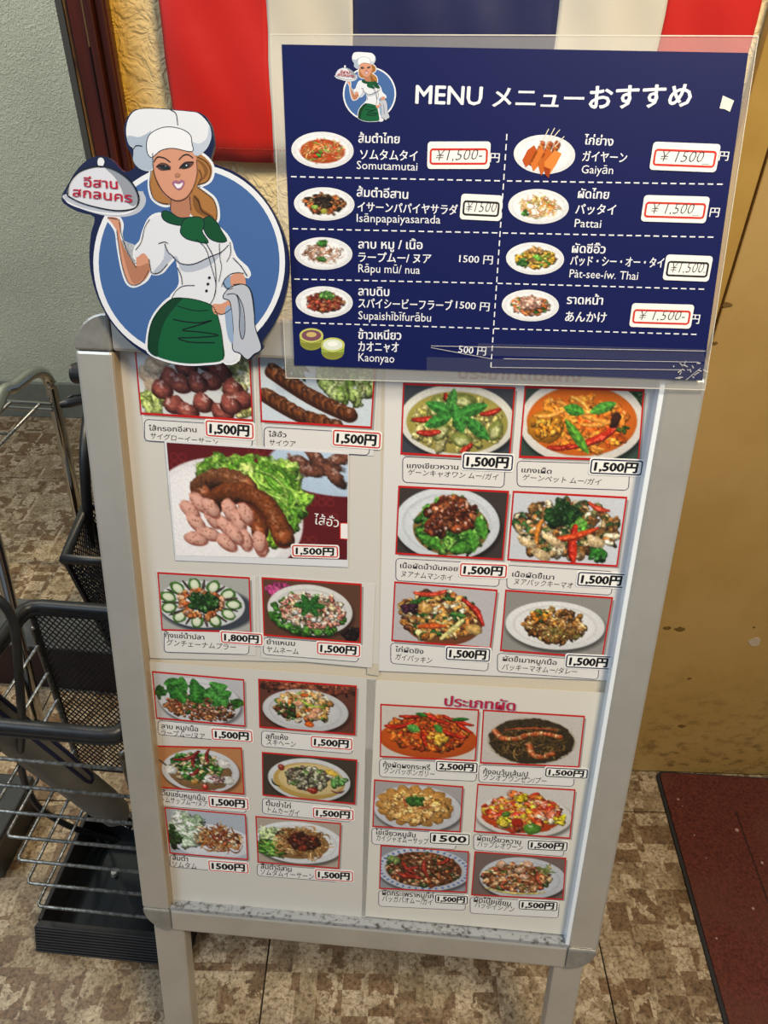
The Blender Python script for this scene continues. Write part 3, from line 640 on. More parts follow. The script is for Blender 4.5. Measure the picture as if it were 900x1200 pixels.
# dark wood jamb at the end of the cream wall
WOOD = noisy('dark_varnished_wood', '4e1c10', '38140c', 9, .3, .03, 0, .5, (6, 6, .35))
WORN = noisy('worn_wood_edge', '8a5f22', '35170c', 16, .4, .06, 0, .5, (3, 3, .8))
jb = MB().box((sJ0, -.14, 0), (sJ, .010, H_TOP), fr=wfr).build('trim_1', WOOD, edge=.001); jb['kind'] = 'structure'
jw = sJ - sJ0
MB().box((sJ0 + .16 * jw, .010, 0), (sJ0 + .22 * jw, .0125, H_TOP), fr=wfr).build('worn_edge', WORN, jb)
for a, b, d in ((.26, .60, .017), (.63, .78, .022), (.81, .97, .015)):
    MB().box((sJ0 + a * jw, .010, 0), (sJ0 + b * jw, d, H_TOP), fr=wfr).build('moulding', WOOD, jb, edge=.0015)
MB().box((sJ0, .010, 0), (sJ0 + .13 * jw, .013, H_TOP), fr=wfr).build('edge_strip', mat('dark_grey_strip', '3a3a38', .6), jb)
CHIP = mat('bare_wood_chip', '96683a', .7)
for s_, z0, z1, d in ((.61, .86, 1.35, .0105), (.795, .7, 1.6, .0105), (.50, 1.2, 1.26, .0172), (.58, 1.02, 1.06, .0172), (.45, 1.36, 1.42, .0172)):
    MB().box((sJ0 + s_ * jw - .0007, d - .0003, z0), (sJ0 + s_ * jw + .0007, d + .0003, z1), fr=wfr).build('scratch', CHIP, jb)

# far wall of the passage on the left, with its grey base board
B1 = on_z((0, 486)); B2 = on_z((98, 488.6)); BD = B2 - B1; BD /= np.linalg.norm(BD); BN = np.array([BD[1], -BD[0], 0.])
def bfr(p): v = B1 + BD * p[0] + BN * p[1]; return (v[0], v[1], p[2])
bb = on_plane((45, 448), B1, BN)[2]
w2 = MB().box((-1.2, -.1, 0), (1.5, -.004, H_TOP + .4), fr=bfr).build('wall_left', GREENW); w2['kind'] = 'structure'
b_ = MB().box((-1.2, -.004, 0), (1.5, .008, bb), fr=bfr).build('baseboard_left', noisy('grey_green_baseboard', '73756a', '666a60', 10, .6, .05), edge=.002); b_['kind'] = 'structure'

# floor: vinyl tiles, every tile its own piece
fl = MB().box((-3.2, -.9, -.04), (2.0, 2.4, -.004)).build('floor', mat('dark_tile_joint', '2a241e', .8)); fl['kind'] = 'structure'
ya = math.radians(4.5); TS = .455; tm = None
for i in range(-6, 5):
    for j in range(-3, 4):
        X0 = -.137 + i * TS; Y0 = .6735 + j * TS
        cx = (X0 + TS / 2) * math.cos(ya) - (Y0 + TS / 2) * math.sin(ya); cy = (X0 + TS / 2) * math.sin(ya) + (Y0 + TS / 2) * math.cos(ya)
        if not (-2.6 < cx < 1.5 and -.5 < cy < 2.15): continue
        if tm is None:
            t0 = MB().box((-TS / 2 + .0011, -TS / 2 + .0011, -.004), (TS / 2 - .0011, TS / 2 - .0011, 0)).build('tile', VINYL, fl); tm = t0.data
        else:
            t0 = bpy.data.objects.new('tile', tm); C.objects.link(t0); t0.parent = fl
        t0.location = (cx, cy, 0); t0.rotation_euler = (0, 0, ya)

# door mat
mr_, mg = on_z((768, 903), .006), on_z((850, 1200), .006)
CARP = noisy('red_brown_carpet', '64342a', '482520', 230, .95, 1.0, 0, .1, lo=.35, hi=.65, detail=3)
g = NT(CARP); src = g.b.inputs['Base Color'].links[0].from_socket
g.l(g.mix(g.ramp(g.noise(g.pos(), 5, 3), [(.4, '000000'), (.65, 'ffffff')]), src, '5e3c30'), g.b.inputs['Base Color'])
dm = thing('door_mat', 'red-brown carpet mat with dark edging on the floor before the yellow door', 'mat', (mr_[0], mr_[1], 0))
dx = mg - mr_; dl = np.linalg.norm(dx); dx /= dl; dy = np.array([-dx[1], dx[0], 0])
def mfr(p): v = dx * p[1] + dy * p[0]; return (v[0], v[1], p[2])
def mp_(x, y, z=0): return (x, y, z)
mwid = .75; mlen = dl + .35
MB().prism(rrect(0, 0.0, mwid, mlen, .012), .0002, .0045, fr=mfr).build('rubber_edging', mat('dark_mat_edge', '1c1a1c', .8), dm)
MB().prism(rrect(.005, .004, mwid - .005, mlen - .004, .01), .0045, .0075, fr=mfr).build('carpet_pile', CARP, dm)
ic = np.array(on_z((862, 950), .0075)) - mr_; ix, iy = ic @ dy, ic @ dx
MB().prism(rrect(ix, iy, mwid - .08, mlen - .1, .008), .0075, .0092, fr=mfr).build('raised_centre_field', CARP, dm, edge=.0008)
cr = MB(); cr.prism([(ix - .0015, iy), (ix + .0005, iy), (ix + .0005, mlen - .1), (ix - .0015, mlen - .1)], .0076, .0079, fr=mfr)
cr.build('crease', mat('dark_crease', '2a1512', .9), dm)
LINT = mat('pale_lint', '96776e', .95)
for px, py, r in ((864, 972, .003), (795, 936, .002), (893, 1011, .0022), (883, 1064, .002), (840, 1099, .0015), (800, 944, .001), (814, 978, .0012), (828, 1005, .001)):
    c_ = on_z((px, py), .0095) - mr_; a, b = c_ @ dy, c_ @ dx; h0 = .0092 if (a > ix and b > iy) else .0075
    MB().prism([(a + r * math.cos(t), b + r * math.sin(t)) for t in np.linspace(0, 6.28, 8)[:-1]], h0, h0 + .0006, fr=mfr).build('lint', LINT, dm)

# ------------------------------------------------------------------ flag on the cream wall
fg = thing('striped_flag', 'satin flag of red, white and blue upright stripes hung on the cream wall', 'flag', tuple(wfr((wall_s((210, 190)), .0, float(wall_pt((210, 190))[2])))))
fo = Vector(fg.location); zb = float(wall_pt((265, 189), .01)[2])
ed = [wall_s(p, .01) for p in ((211, 189), (322, 188), (413, 40), (652, 40), (774, 40), (884, 45))]
# edges measured lower down run along the vertical, so each stripe keeps a straight vertical edge
rc = [lin('c8180c'), lin('d8d2c4'), lin('1c2350'), lin('d8d2c4'), lin('c8180c')]
CLOTH = {}
for k, (nm, hx) in enumerate((('red', 'c41a0e'), ('white', 'd6cfc0'), ('blue', '1d2452'))):
    m = mat(nm + '_satin', hx, .42, spec=.5); m.node_tree.nodes['Principled BSDF'].inputs['Sheen Weight'].default_value = .2; CLOTH[nm] = m
def fold(s, z): return .010 + .0032 * math.sin(s * 34 + z * 3) + .0022 * math.sin(s * 71 - z * 11) + .0018 * math.sin(z * 40 + s * 22) + .0012 * math.sin(s * 120 + z * 55)
for k in range(5):
    b = MB(); n = 22; mz = 40; a0, a1 = ed[k], ed[k + 1]; vs = []
    for j in range(mz + 1):
        z = zb + (1.75 - zb) * j / mz
        for i in range(n + 1):
            s = a0 + (a1 - a0) * i / n; jag = .0006 * math.sin(z * 700) * (i in (0, n)); vs.append(Vector(wfr((s + jag, fold(s, z), z))) - fo)
    fs = [(j * (n + 1) + i, j * (n + 1) + i + 1, (j + 1) * (n + 1) + i + 1, (j + 1) * (n + 1) + i) for j in range(mz) for i in range(n)]
    b.add(vs, fs); o = b.build('stripe', CLOTH[('red', 'white', 'blue', 'white', 'red')[k]], fg, True)
    o['label'] = ('red stripe at left', 'white stripe left of the blue', 'wide blue middle stripe', 'white stripe right of the blue', 'red stripe at right')[k]
    sm_ = o.modifiers.new('thick', 'SOLIDIFY'); sm_.thickness = .0006
b = MB()   # stitched hem along the foot, in dashes
for i in range(150):
    s = ed[0] + (ed[5] - ed[0]) * (i + .2) / 150; s1 = s + (ed[5] - ed[0]) / 150 * .55; y = fold(s, zb + .012) + .0008
    b.add([Vector(wfr((s, y, zb + .011))) - fo, Vector(wfr((s1, y, zb + .011))) - fo, Vector(wfr((s1, y, zb + .0118))) - fo, Vector(wfr((s, y, zb + .0118))) - fo], [(0, 1, 2, 3)])
b.build('hem_stitching', mat('hem_thread', 'a83020', .7), fg, kind='stuff')

# ------------------------------------------------------------------ the A-frame sign
ss = thing('sandwich_board', 'silver aluminium A-frame snap board standing on the floor, covered in menu sheets', 'sign board', matrix=SM)
WD_, HT = .42, .59; RW = .030
def rail(x0, y0, x1, y1, nm='frame_rail', m=ALU, z0=-.022, z1=0):
    return MB().box((x0, y0, z0), (x1, y1, z1)).build(nm, m, ss, edge=.0028)
rail(-RW, -HT, 0, 0); rail(WD_, -HT, WD_ + RW, 0); rail(0, 0, WD_, RW); rail(0, -HT - RW, WD_, -HT)
MB().box((-.01, -HT - .01, -.024), (WD_ + .01, .01, -.0135)).build('backing_panel', mat('backing_board', 'cdc3b0', .6), ss)
MB().box((0, -HT, -.0135), (WD_, -HT + .004, -.0005)).build('dusty_ledge', DIRTY, ss)
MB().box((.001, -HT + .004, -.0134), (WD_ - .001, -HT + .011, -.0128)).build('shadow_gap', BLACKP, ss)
MB().box((WD_ - .0035, -HT + .001, -.0118), (WD_ + .0005, -.001, -.0008)).build('light_tinted_lip', mat('lip_daylight_tint', 'e6eef6', .18, spec=.8), ss, edge=.0006)  # pale blue colour paints daylight onto the right rail's inner lip
MB().box((-.0005, -HT + .001, -.0118), (.0006, -.001, -.0012)).build('light_tinted_lip', mat('lip_warm_reflection_tint', '9a8567', .3), ss)  # brownish colour paints a warm reflection onto the left rail's inner lip
def capp(cx, cy, sx, sy):
    r = RW - .0005; pts = [(0, 0), (r, 0)] + [(r * math.cos(a) if True else 0, r * math.sin(a)) for a in np.linspace(.0, math.pi / 2, 9)[1:-1]] + [(0, r)]
    pts = [(cx + sx * x, cy + sy * y) for x, y in pts]
    MB().prism(pts, -.024, .0012).build('corner_cap', CAP, ss, edge=.002)
for a in ((0, 0, -1, 1), (WD_, 0, 1, 1), (0, -HT, -1, -1), (WD_, -HT, 1, -1)): capp(*a)
# legs: plain continuation below the frame down to the floor
def z_at(y, off): return S_O[2] + S_Y[2] * y + S_Z[2] * off
yfloor = -(S_O[2] + S_Z[2] * -.012) / S_Y[2]
legx = []
for pt, pb in ((((181, 1088), (216, 1090)), ((192, 1198), (225, 1198))), (((650, 1130), (684, 1131)), ((638, 1198), (672, 1198)))):
    a = uv(pt[0], -.004)[0]; b = uv(pt[1], -.004)[0]; c_ = uv(pb[0], -.004)[0]; d = uv(pb[1], -.004)[0]
    x0 = (a + c_) / 2; x1 = (b + d) / 2; legx.append((x0, x1))
    MB().box((x0, yfloor + .008, -.024), (x1, -HT - RW + .002, -.004)).build('front_leg', ALU, ss, edge=.002)
    MB().box((x0 - .001, yfloor + .002, -.026), (x1 + .001, yfloor + .022, -.002)).build('rubber_foot', BLACKP, ss, edge=.002)
# rear frame, hinged at the top and leaning to the wall
inv = SM.inverted()
def world_leg(p0, p1, w_, nm):
    p0 = inv @ Vector(p0); p1 = inv @ Vector(p1); b = MB(); b.tube([p0, p1], w_, 4); return b.build(nm, ALU, ss, edge=.001)
top_l = SM @ Vector((.05, .004, -.034)); top_r = SM @ Vector((WD_ - .05, .004, -.034))
yr = 0.70
world_leg(top_l, (top_l.x, yr, .012), .013, 'rear_leg'); world_leg(top_r, (top_r.x, yr, .012), .013, 'rear_leg')
world_leg((top_l.x, top_l.y + (yr - top_l.y) * .45, top_l.z * .55), (top_r.x, top_l.y + (yr - top_l.y) * .45, top_r.z * .55), .009, 'rear_crossbar')
world_leg((top_l.x, top_l.y, top_l.z), (top_r.x, top_r.y, top_r.z), .009, 'hinge_bar')


# ---- printed sheets in the frame
def local_poly(pix, off): return [uv(p, off) for p in pix]
INK = lin('2c2a30'); NAVY = lin('1c2450'); BLK = lin('0c0c0e'); RED = lin('c01c18'); PAPER = lin('d9d8d6'); BOX = lin('40405a')
def sheet(name, label, pix, z, col='d8d6d2', m=PRINT):
    """a thing: thin laminated paper lying at height z above the sheet plane"""
    poly = local_poly(pix, SHEET); c0 = (sum(p[0] for p in poly) / len(poly), min(p[1] for p in poly))
    t = thing(name, label, 'poster', matrix=SM @ Matrix.Translation((c0[0], c0[1], SHEET + z)))
    t['_o'] = 0; del t['_o']
    b = MB(); b.prism([(x - c0[0], y - c0[1]) for x, y in poly], 0, .00025, lin(col)); b.build('paper', m, t)
    return t, c0


def shifted(mb, c0): mb.v = [(x - c0[0], y - c0[1], z) for x, y, z in mb.v]; return mb


def photo(th, c0, i, corners, bgc, thai=None, jp=None, price=None, box=None, res=(118, 78), z=.0004, ink='k', frame=True):
    q = local_poly(corners, SHEET)
    wmm = math.dist(q[0], q[1]); hmm = math.dist(q[0], q[3])
    cvh = res[1] * 2; cv = Cv(int(cvh * wmm / hmm), cvh, bgc, 100 + i); dish(i, cv)
    b = MB(); print_grid(b, q, cv, res[0], res[1], z + .0001)
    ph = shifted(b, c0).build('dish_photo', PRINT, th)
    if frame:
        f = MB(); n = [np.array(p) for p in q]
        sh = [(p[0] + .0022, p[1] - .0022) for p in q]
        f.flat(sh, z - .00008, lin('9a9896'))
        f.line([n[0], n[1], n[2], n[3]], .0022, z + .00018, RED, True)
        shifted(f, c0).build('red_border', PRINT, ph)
    cap = MB()
    if box:
        (x0, y0), (x1, y1) = box; sl = (corners[2][1] - corners[3][1]) / (corners[2][0] - corners[3][0])
        B = [uv((x0, y0)), uv((x1, y0 + (x1 - x0) * sl)), uv((x1, y1)), uv((x0, y1 - (x1 - x0) * sl))]
        L = math.dist(B[0], B[1]); Hh = math.dist(B[0], B[3]); e1 = (np.array(B[1]) - np.array(B[0])) / L; e2 = (np.array(B[3]) - np.array(B[0])) / Hh
        rr = rrect(0, 0, L, Hh, .0035); pts = [np.array(B[0]) + e1 * x + e2 * y for x, y in rr]
        cap.flat([tuple(p) for p in pts], z + .00002, lin('dedcda')); cap.line(pts, .0006, z + .0001, BOX, True)
    def tx(body, a, b_, h, bold, sh=0):
        A_ = uv(a); B_ = uv(b_); hh = abs(uv((a[0], a[1] - h))[1] - A_[1]); letter(cap, body, A_, B_, hh, z + .00016, INK, bold, sh)
    if thai: tx(thai[0], thai[1], thai[2], 5.8, .009)
    if jp: tx(jp[0], jp[1], jp[2], 6.0, 0.0, .12)
    if cap.v: shifted(cap, c0).build('caption', PRINT, th)
    if price: sticker(th, c0, *price, z=z + .0003)


def sticker(th, c0, body, c, wpx, hpx, colr, slope=.07, z=.0008, off=SHEET, hand=False):
    border = {'r': lin('cc2418'), 'n': lin('1a2148'), 'k': lin('141416')}[colr]
    B0 = np.array(uv((c[0] - wpx / 2, c[1] + hpx / 2 - slope * wpx / 2), off)); B1 = np.array(uv((c[0] + wpx / 2, c[1] + hpx / 2 + slope * wpx / 2), off)); T0 = np.array(uv((c[0] - wpx / 2, c[1] - hpx / 2 - slope * wpx / 2), off))
    L = np.linalg.norm(B1 - B0); e1 = (B1 - B0) / L; Hh = abs(T0[1] - B0[1]); e2 = np.array([-e1[1], e1[0]])
    P = lambda x, y: tuple(B0 + e1 * x + e2 * y)
    g_ = .0016 if not hand else .0
    b = MB(); b.prism([P(x, y) for x, y in rrect(-g_, -g_, L + g_, Hh + g_, .0022)], z, z + .0002, lin('f0efec'))
    ins = .0 if not hand else .0022
    b.line([P(x, y) for x, y in rrect(ins, ins + (.001 if hand else 0), L - ins, Hh - ins - (.0025 if hand else 0), .0016)], .0011 if not hand else .0013, z + .0003, border, True)
    st = shifted(b, c0).build('price_sticker', STICK, th)
    d = MB()
    if hand: letter(d, body, P(L * .14, Hh * .3), P(L * .88, Hh * .34), Hh * .42, z + .0003, lin('3c3c48'), -.012, .25)
    else: letter(d, body, P(L * .07, Hh * .2), P(L * .92, Hh * .2), Hh * .62, z + .0003, BLK, .05, .05)
    shifted(d, c0).build('handwritten_price', STICK, st)


tl, tlc = sheet('menu_sheet', 'cream laminated sheet in the upper left of the board, behind the sausage photos', [(133, 396), (447, 418), (444, 778), (176, 771)], 0, 'cfccc6')
ur, urc = sheet('menu_sheet', 'white laminated menu sheet at upper right of the board with two curry bowl photos', [(452, 425), (777, 444), (728, 798), (444, 786)], 0, 'd9d7d5')
MB().prism([(x - tlc[0], y - tlc[1]) for x, y in local_poly([(437, 424), (453, 425), (444, 792), (430, 790)], SHEET)], -.0001, .0001, lin('c9bfae')).build('paper_edge', PRINT, tl)
ll, llc = sheet('menu_sheet', 'cream laminated menu sheet at lower left of the board, six dish photos', [(170, 774), (441, 794), (428, 1080), (190, 1060)], .0012, 'cdcac3')
lr, lrc = sheet('menu_sheet', 'cream laminated menu sheet at lower right of the board under a crimson heading', [(430, 795), (712, 811), (662, 1094), (424, 1072)], .0012, 'd6d2c8')
th = MB(); letter(th, 'ประเภทต้มแกง', uv((537, 443)), uv((680, 447)), .0085, .0004, lin('8c2432'), .03); shifted(th, urc).build('heading', PRINT, ur)
th = MB(); letter(th, 'ประเภทผัด', np.array(uv((521, 825))) + (.0007, -.0007), np.array(uv((603, 831))) + (.0007, -.0007), .0105, .0016 - .0008, lin('a0a0b4'), .03)
letter(th, 'ประเภทผัด', uv((521, 825)), uv((603, 831)), .0105, .0010, lin('b02040'), .02); shifted(th, lrc).build('heading', PRINT, lr)

K = lambda *a: list(a)
# pasted photo cards on the upper left sheet
c1, c1c = sheet('photo_card', 'card with round brown sausages photo under the chef cutout', [(157, 399), (300, 408), (301, 524), (170, 516)], .0006, 'd6d6d6')
photo(c1, c1c, 1, K((158.5, 402), (292.5, 410), (296.4, 492.4), (166, 484)), 'd0d2d4', ('ไส้กรอกอีสาน', (175, 504), (231, 506)), ('サイグローイーサーン', (177, 513), (256, 521)), ('1,500円', (270, 503), 54, 17, 'r'), ((170, 491), (297, 524)))
c2, c2c = sheet('photo_card', 'card with two grilled herb sausages photo beside lettuce, near the top rail', [(301, 408), (445, 418), (438, 534), (309, 524)], .0006, 'd6d6d6')
photo(c2, c2c, 2, K((303.5, 408), (440, 418), (435, 500.6), (307, 493)), 'c9d4de', ('ไส้อั่ว', (315, 511), (336, 512)), ('サイウア', (316, 521), (347, 523)), ('1,500円', (418, 514), 54, 17, 'r'), ((310, 500), (434, 533)))
c3, c3c = sheet('photo_card', 'large burgundy photo card of curved sausages and sliced sausage on a white plate', [(193, 515), (409, 530), (408, 664), (206, 656)], .0010, 'dadbe0')
photo(c3, c3c, 3, K((196, 518), (408, 532), (407, 655), (207, 650)), '5c1418', None, None, ('1,500円', (370, 645), 52, 12, 'r', .03), None, (190, 124), frame=False)
b = MB(); letter(b, 'ไส้อั่ว', uv((368, 613)), uv((397, 617)), .0085, .0008, lin('f0eeee'), 0); shifted(b, c3c).build('lettering', PRINT, c3)
b = MB(); q = local_poly([(399, 612), (407.5, 612), (407.5, 631), (399, 630)], SHEET); b.flat(q, .0009, lin('eeeceb')); b.line([q[1], q[0], q[3], q[2]], .0011, .001, lin('cc2418')); shifted(b, c3c).build('cut_sticker', STICK, c3)
MB().prism([(x - tlc[0], y - tlc[1]) for x, y in local_poly([(196, 567), (210, 567), (212, 598), (198, 597)], SHEET)], .0012, .0014).build('clear_tape_piece', TAPE, tl)
c4, c4c = sheet('photo_card', 'card of raw prawns with bitter gourd priced 1,800 in the middle left', [(183, 668), (300, 676), (300, 768), (192, 762)], .0006, 'd2d0cc')
photo(c4, c4c, 4, K((185.7, 670.7), (292.3, 676.7), (294.3, 740), (190.7, 737.3)), 'a8a8a4', ('กุ้งแช่น้ำปลา', (194, 746), (240, 749)), ('グンチェーナムプラー', (196, 755), (277, 761)), ('1,800円', (284, 747), 47, 12, 'r'), ((193, 738), (293, 766)))
c5, c5c = sheet('photo_card', 'card of pink sour pork salad with mint leaves, right of the prawn card', [(303, 674), (440, 684), (436, 782), (306, 770)], .0006, 'd4d2ce')
photo(c5, c5c, 5, K((307.7, 676.7), (423.3, 684.3), (422.3, 752.3), (310, 743.3)), '5c3c2c', ('ยำแหนม', (313, 754), (346, 756)), ('ヤムネーム', (313, 763), (350, 766)), ('1,500円', (397, 760), 49, 13, 'r'), ((309, 746), (421, 775)))
PH = [
 (ll, llc, 6, ((179.6, 786), (286, 795.6), (287.6, 849.6), (184.4, 840)), 'b8b8bc', ('ลาบ หมู/เนื้อ', (190, 852), (233, 856)), ('ラープムー/ヌア', (190, 860), (241, 865)), ('1,500円', (273, 860), 46, 12, 'r'), ((186, 843), (290, 869))),
 (ll, llc, 7, ((303.8, 795), (417.8, 803), (416, 859.5), (305, 850.5)), '5c3428', ('สุกี้แห้ง', (312, 864), (338, 866)), ('スキヘーン', (313, 871), (347, 874)), ('1,500円', (389, 869), 47, 12, 'r'), ((307, 855), (414, 882))),
 (ll, llc, 8, ((184.4, 873), (283.4, 875.4), (286.4, 929), (187.4, 921)), 'b0784c', ('ต้มแซ่บหมู/เนื้อ', (190, 930), (241, 937)), ('トムサップムー/ヌア', (190, 938), (244, 944)), ('1,500円', (269, 939), 45, 12, 'r'), ((188, 924), (290, 951))),
 (ll, llc, 9, ((308, 880.5), (418.4, 889.5), (416, 940.5), (308.6, 930)), '3c342c', ('ต้มข่าไก่', (312, 942), (341, 946)), ('トムカーガイ', (314, 950), (351, 955)), ('1,500円', (391, 952), 46, 11, 'r'), ((308, 934), (412, 962))),
 (ll, llc, 10, ((194, 945), (288, 953.4), (290.6, 1005.6), (200, 998)), 'a8b0bc', ('ส้มตำ', (203, 1006), (221, 1008)), ('ソムタム', (203, 1014), (231, 1017)), ('1500円', (269, 1014), 45, 11, 'r'), ((200, 1000), (292, 1022))),
 (ll, llc, 11, ((300.5, 955.5), (399.5, 963.6), (397, 1016), (303, 1008.6)), 'a89c90', ('ส้มตำอีสาน', (306, 1016), (342, 1020)), ('ソムタムイーサーン', (306, 1023), (368, 1029)), ('1,500円', (392, 1024), 43, 11, 'r'), ((302, 1011), (396, 1032))),
 (ur, urc, 12, ((473.2, 449.6), (603.2, 454.6), (596.8, 537.7), (470.2, 531.2)), '3c4048', ('แกงเขียวหวาน', (477, 548), (537, 550)), ('ゲーンキャオワン ムー/ガイ', (478, 556), (584, 562)), ('1,500円', (571, 541), 57, 17, 'n', .04), ((472, 535), (592, 571))),
 (ur, urc, 13, ((615.7, 453.4), (754.3, 457.2), (747.9, 539.6), (608.9, 535)), '34463c', ('แกงเผ็ด', (611, 553), (646, 555)), ('ゲーンペット ムー/ガイ', (612, 562), (704, 568)), ('1,500円', (721, 547), 59, 16, 'n', .04), ((606, 540), (738, 574))),
 (ur, urc, 14, ((467.7, 570), (595.7, 576), (588.6, 655.3), (464.2, 648.2)), '3c3430', ('เนื้อผัดน้ำมันหอย', (469, 665), (536, 669)), ('ヌアナムマンホイ', (470, 675), (530, 680)), ('1,500円', (566, 668), 53, 14, 'r', .04), ((464, 654), (586, 687))),
 (ur, urc, 15, ((601.8, 576), (734, 583), (722.7, 663), (595.4, 655.3)), 'c8ccd4', ('เนื้อผัดขี้เมา', (600, 675), (649, 679)), ('ヌアパックキーマオ', (602, 684), (671, 689)), ('1,500円', (704, 679), 55, 15, 'n', .05), ((594, 662), (718, 697))),
 (ur, urc, 16, ((463, 682), (582.2, 691.6), (574.4, 759), (459.6, 750)), 'b8b4b8', ('ไก่ผัดขิง', (463, 763), (496, 766)), ('ガイパッキン', (463, 772), (506, 777)), ('1,500円', (548, 766), 50, 14, 'n', .05), ((458, 753), (573, 786))),
 (ur, urc, 17, ((592.9, 691.6), (717.3, 700.4), (705.6, 770.8), (586.8, 761.6)), '8c8a86', ('ผัดขี้เมาหมู/เนื้อ', (589, 774), (652, 779)), ('パッキーマオムー/タレー', (588, 784), (676, 790)), ('1,500円', (689, 775), 52, 14, 'n', .05), ((583, 765), (702, 796))),
 (lr, lrc, 18, ((446.7, 824.3), (560.7, 830.7), (556.7, 890), (446, 885)), 'c8c0b8', ('กุ้งผัดผงกระหรี่', (449, 897), (504, 901)), ('グンパッポンガリー', (450, 904), (509, 909)), ('2,500円', (535, 897), 47, 11, 'k', .05), ((445, 888), (559, 914))),
 (lr, lrc, 19, ((566.7, 831), (684.3, 838.3), (677.7, 897.3), (563.3, 892.3)), 'c0bab4', ('กุ้งอบวุ้นเส้น/ปู', (566, 905), (618, 909)), ('グンオプウンセン/プー', (566, 912), (640, 917)), ('1,500円', (663, 904), 48, 10, 'k', .05), ((561, 895), (673, 920))),
 (lr, lrc, 20, ((439.3, 912.7), (542.3, 920.7), (539, 973.3), (437.3, 966.7)), 'a09c9c', ('ไข่เจียวหมูสับ', (440, 976), (487, 980)), ('カイジャオムーサップ', (441, 983), (502, 988)), ('1500', (527, 981), 45, 12, 'k', .05), ((436, 969), (535, 994))),
 (lr, lrc, 21, ((560, 917.7), (673.3, 924.3), (667.3, 980.7), (556, 972.7)), 'c8c4c0', ('ผัดเปรี้ยวหวาน', (559, 983), (610, 988)), ('パップレオワーン', (559, 990), (612, 995)), ('1,500円', (641, 989), 45, 10, 'k', .05), ((555, 976), (661, 1002))),
 (lr, lrc, 22, ((446.7, 989.3), (549, 996.7), (546, 1044), (445, 1039.3)), '8c8c94', ('ผัดกระเพราหมู/ไก่', (448, 1047), (508, 1051)), ('パッガパオムー/ガイ', (448, 1054), (507, 1059)), ('1,500円', (529, 1052), 37, 9, 'k', .05), ((444, 1042), (546, 1065))),
 (lr, lrc, 23, ((556.7, 996.7), (662.7, 1004.3), (659.3, 1052.3), (552.7, 1046.7)), '6c5c58', ('ผัดโป๊ยเซียน', (555, 1055), (598, 1060)), ('パッポイシアン', (556, 1061), (602, 1067)), ('1,500円', (630, 1059), 44, 10, 'k', .05), ((551, 1050), (655, 1074))),
]
for p in PH: photo(p[0], p[1], p[2], list(p[3]), p[4], p[5], p[6], p[7], p[8])

# ------------------------------------------------------------------ blue laminated menu (A4, landscape) fixed over the top right of the board
MZ = .004
def muv(p): return uv(p, MZ)
q = [muv(p) for p in ((330, 52), (877, 62), (823, 446), (345, 428))]
mc = ((q[0][0] + q[1][0]) / 2, q[3][1])
mn = thing('menu_placard', 'dark blue laminated menu with white lettering taped over the top rail', 'menu', matrix=SM @ Matrix.Translation((mc[0], mc[1], MZ)))
def mbuild(b, nm, m, parent=mn, **k): return shifted(b, mc).build(nm, m, parent, **k)
b = MB(); b.prism(q, -.0004, 0, lin('0c1650')); card = mbuild(b, 'blue_card', MPRINT)
fq = [muv(p) for p in ((317, 40), (889, 42), (826, 457), (335, 443))]
fx0, fx1, fy0, fy1 = min(p[0] for p in fq), fq[1][0], fq[2][1], fq[0][1]
b = MB(); b.prism([fq[0], fq[1], fq[2], fq[3]], -.0012, -.0007); mbuild(b, 'clear_film_margin', FILM)
b = MB(); b.line([fq[0], fq[1], fq[2], fq[3]], .0008, -.0004, lin('d0ccc0'), True); mbuild(b, 'film_edge', STICK)
b = MB(); WH = lin('e6e8ee')
def dash(p0, p1, n, wd=.0008):
    a = np.array(muv(p0)); c_ = np.array(muv(p1))
    for i in range(n): b.line([a + (c_ - a) * (i / n), a + (c_ - a) * ((i + .62) / n)], wd, .0001, WH)
for p0, p1 in (((341, 207), (590, 212)), ((343, 268), (587, 273)), ((345, 327), (581, 332)), ((346, 378), (577, 385))): dash(p0, p1, 23)
for p0, p1 in (((594, 212), (851, 216)), ((589, 273), (840, 278)), ((583, 332), (829, 339)), ((579, 385), (820, 392))): dash(p0, p1, 24)
dash((594, 157), (575, 434), 26)
mbuild(b, 'dashed_line', MPRINT)
def mt(body, a, c_, hpx, bold=0, shear=0):
    b = MB(); A_ = muv(a); h = abs(muv((a[0], a[1] - hpx))[1] - A_[1]); letter(b, body, A_, muv(c_), h, .00015, WH, bold, shear); mbuild(b, 'lettering', MPRINT)
mt('MENU', (487, 121), (564, 123), 22, .022); mt('メニュー', (577, 124), (683, 126), 20, .02); mt('おすすめ', (690, 126), (809, 123), 22, .022)
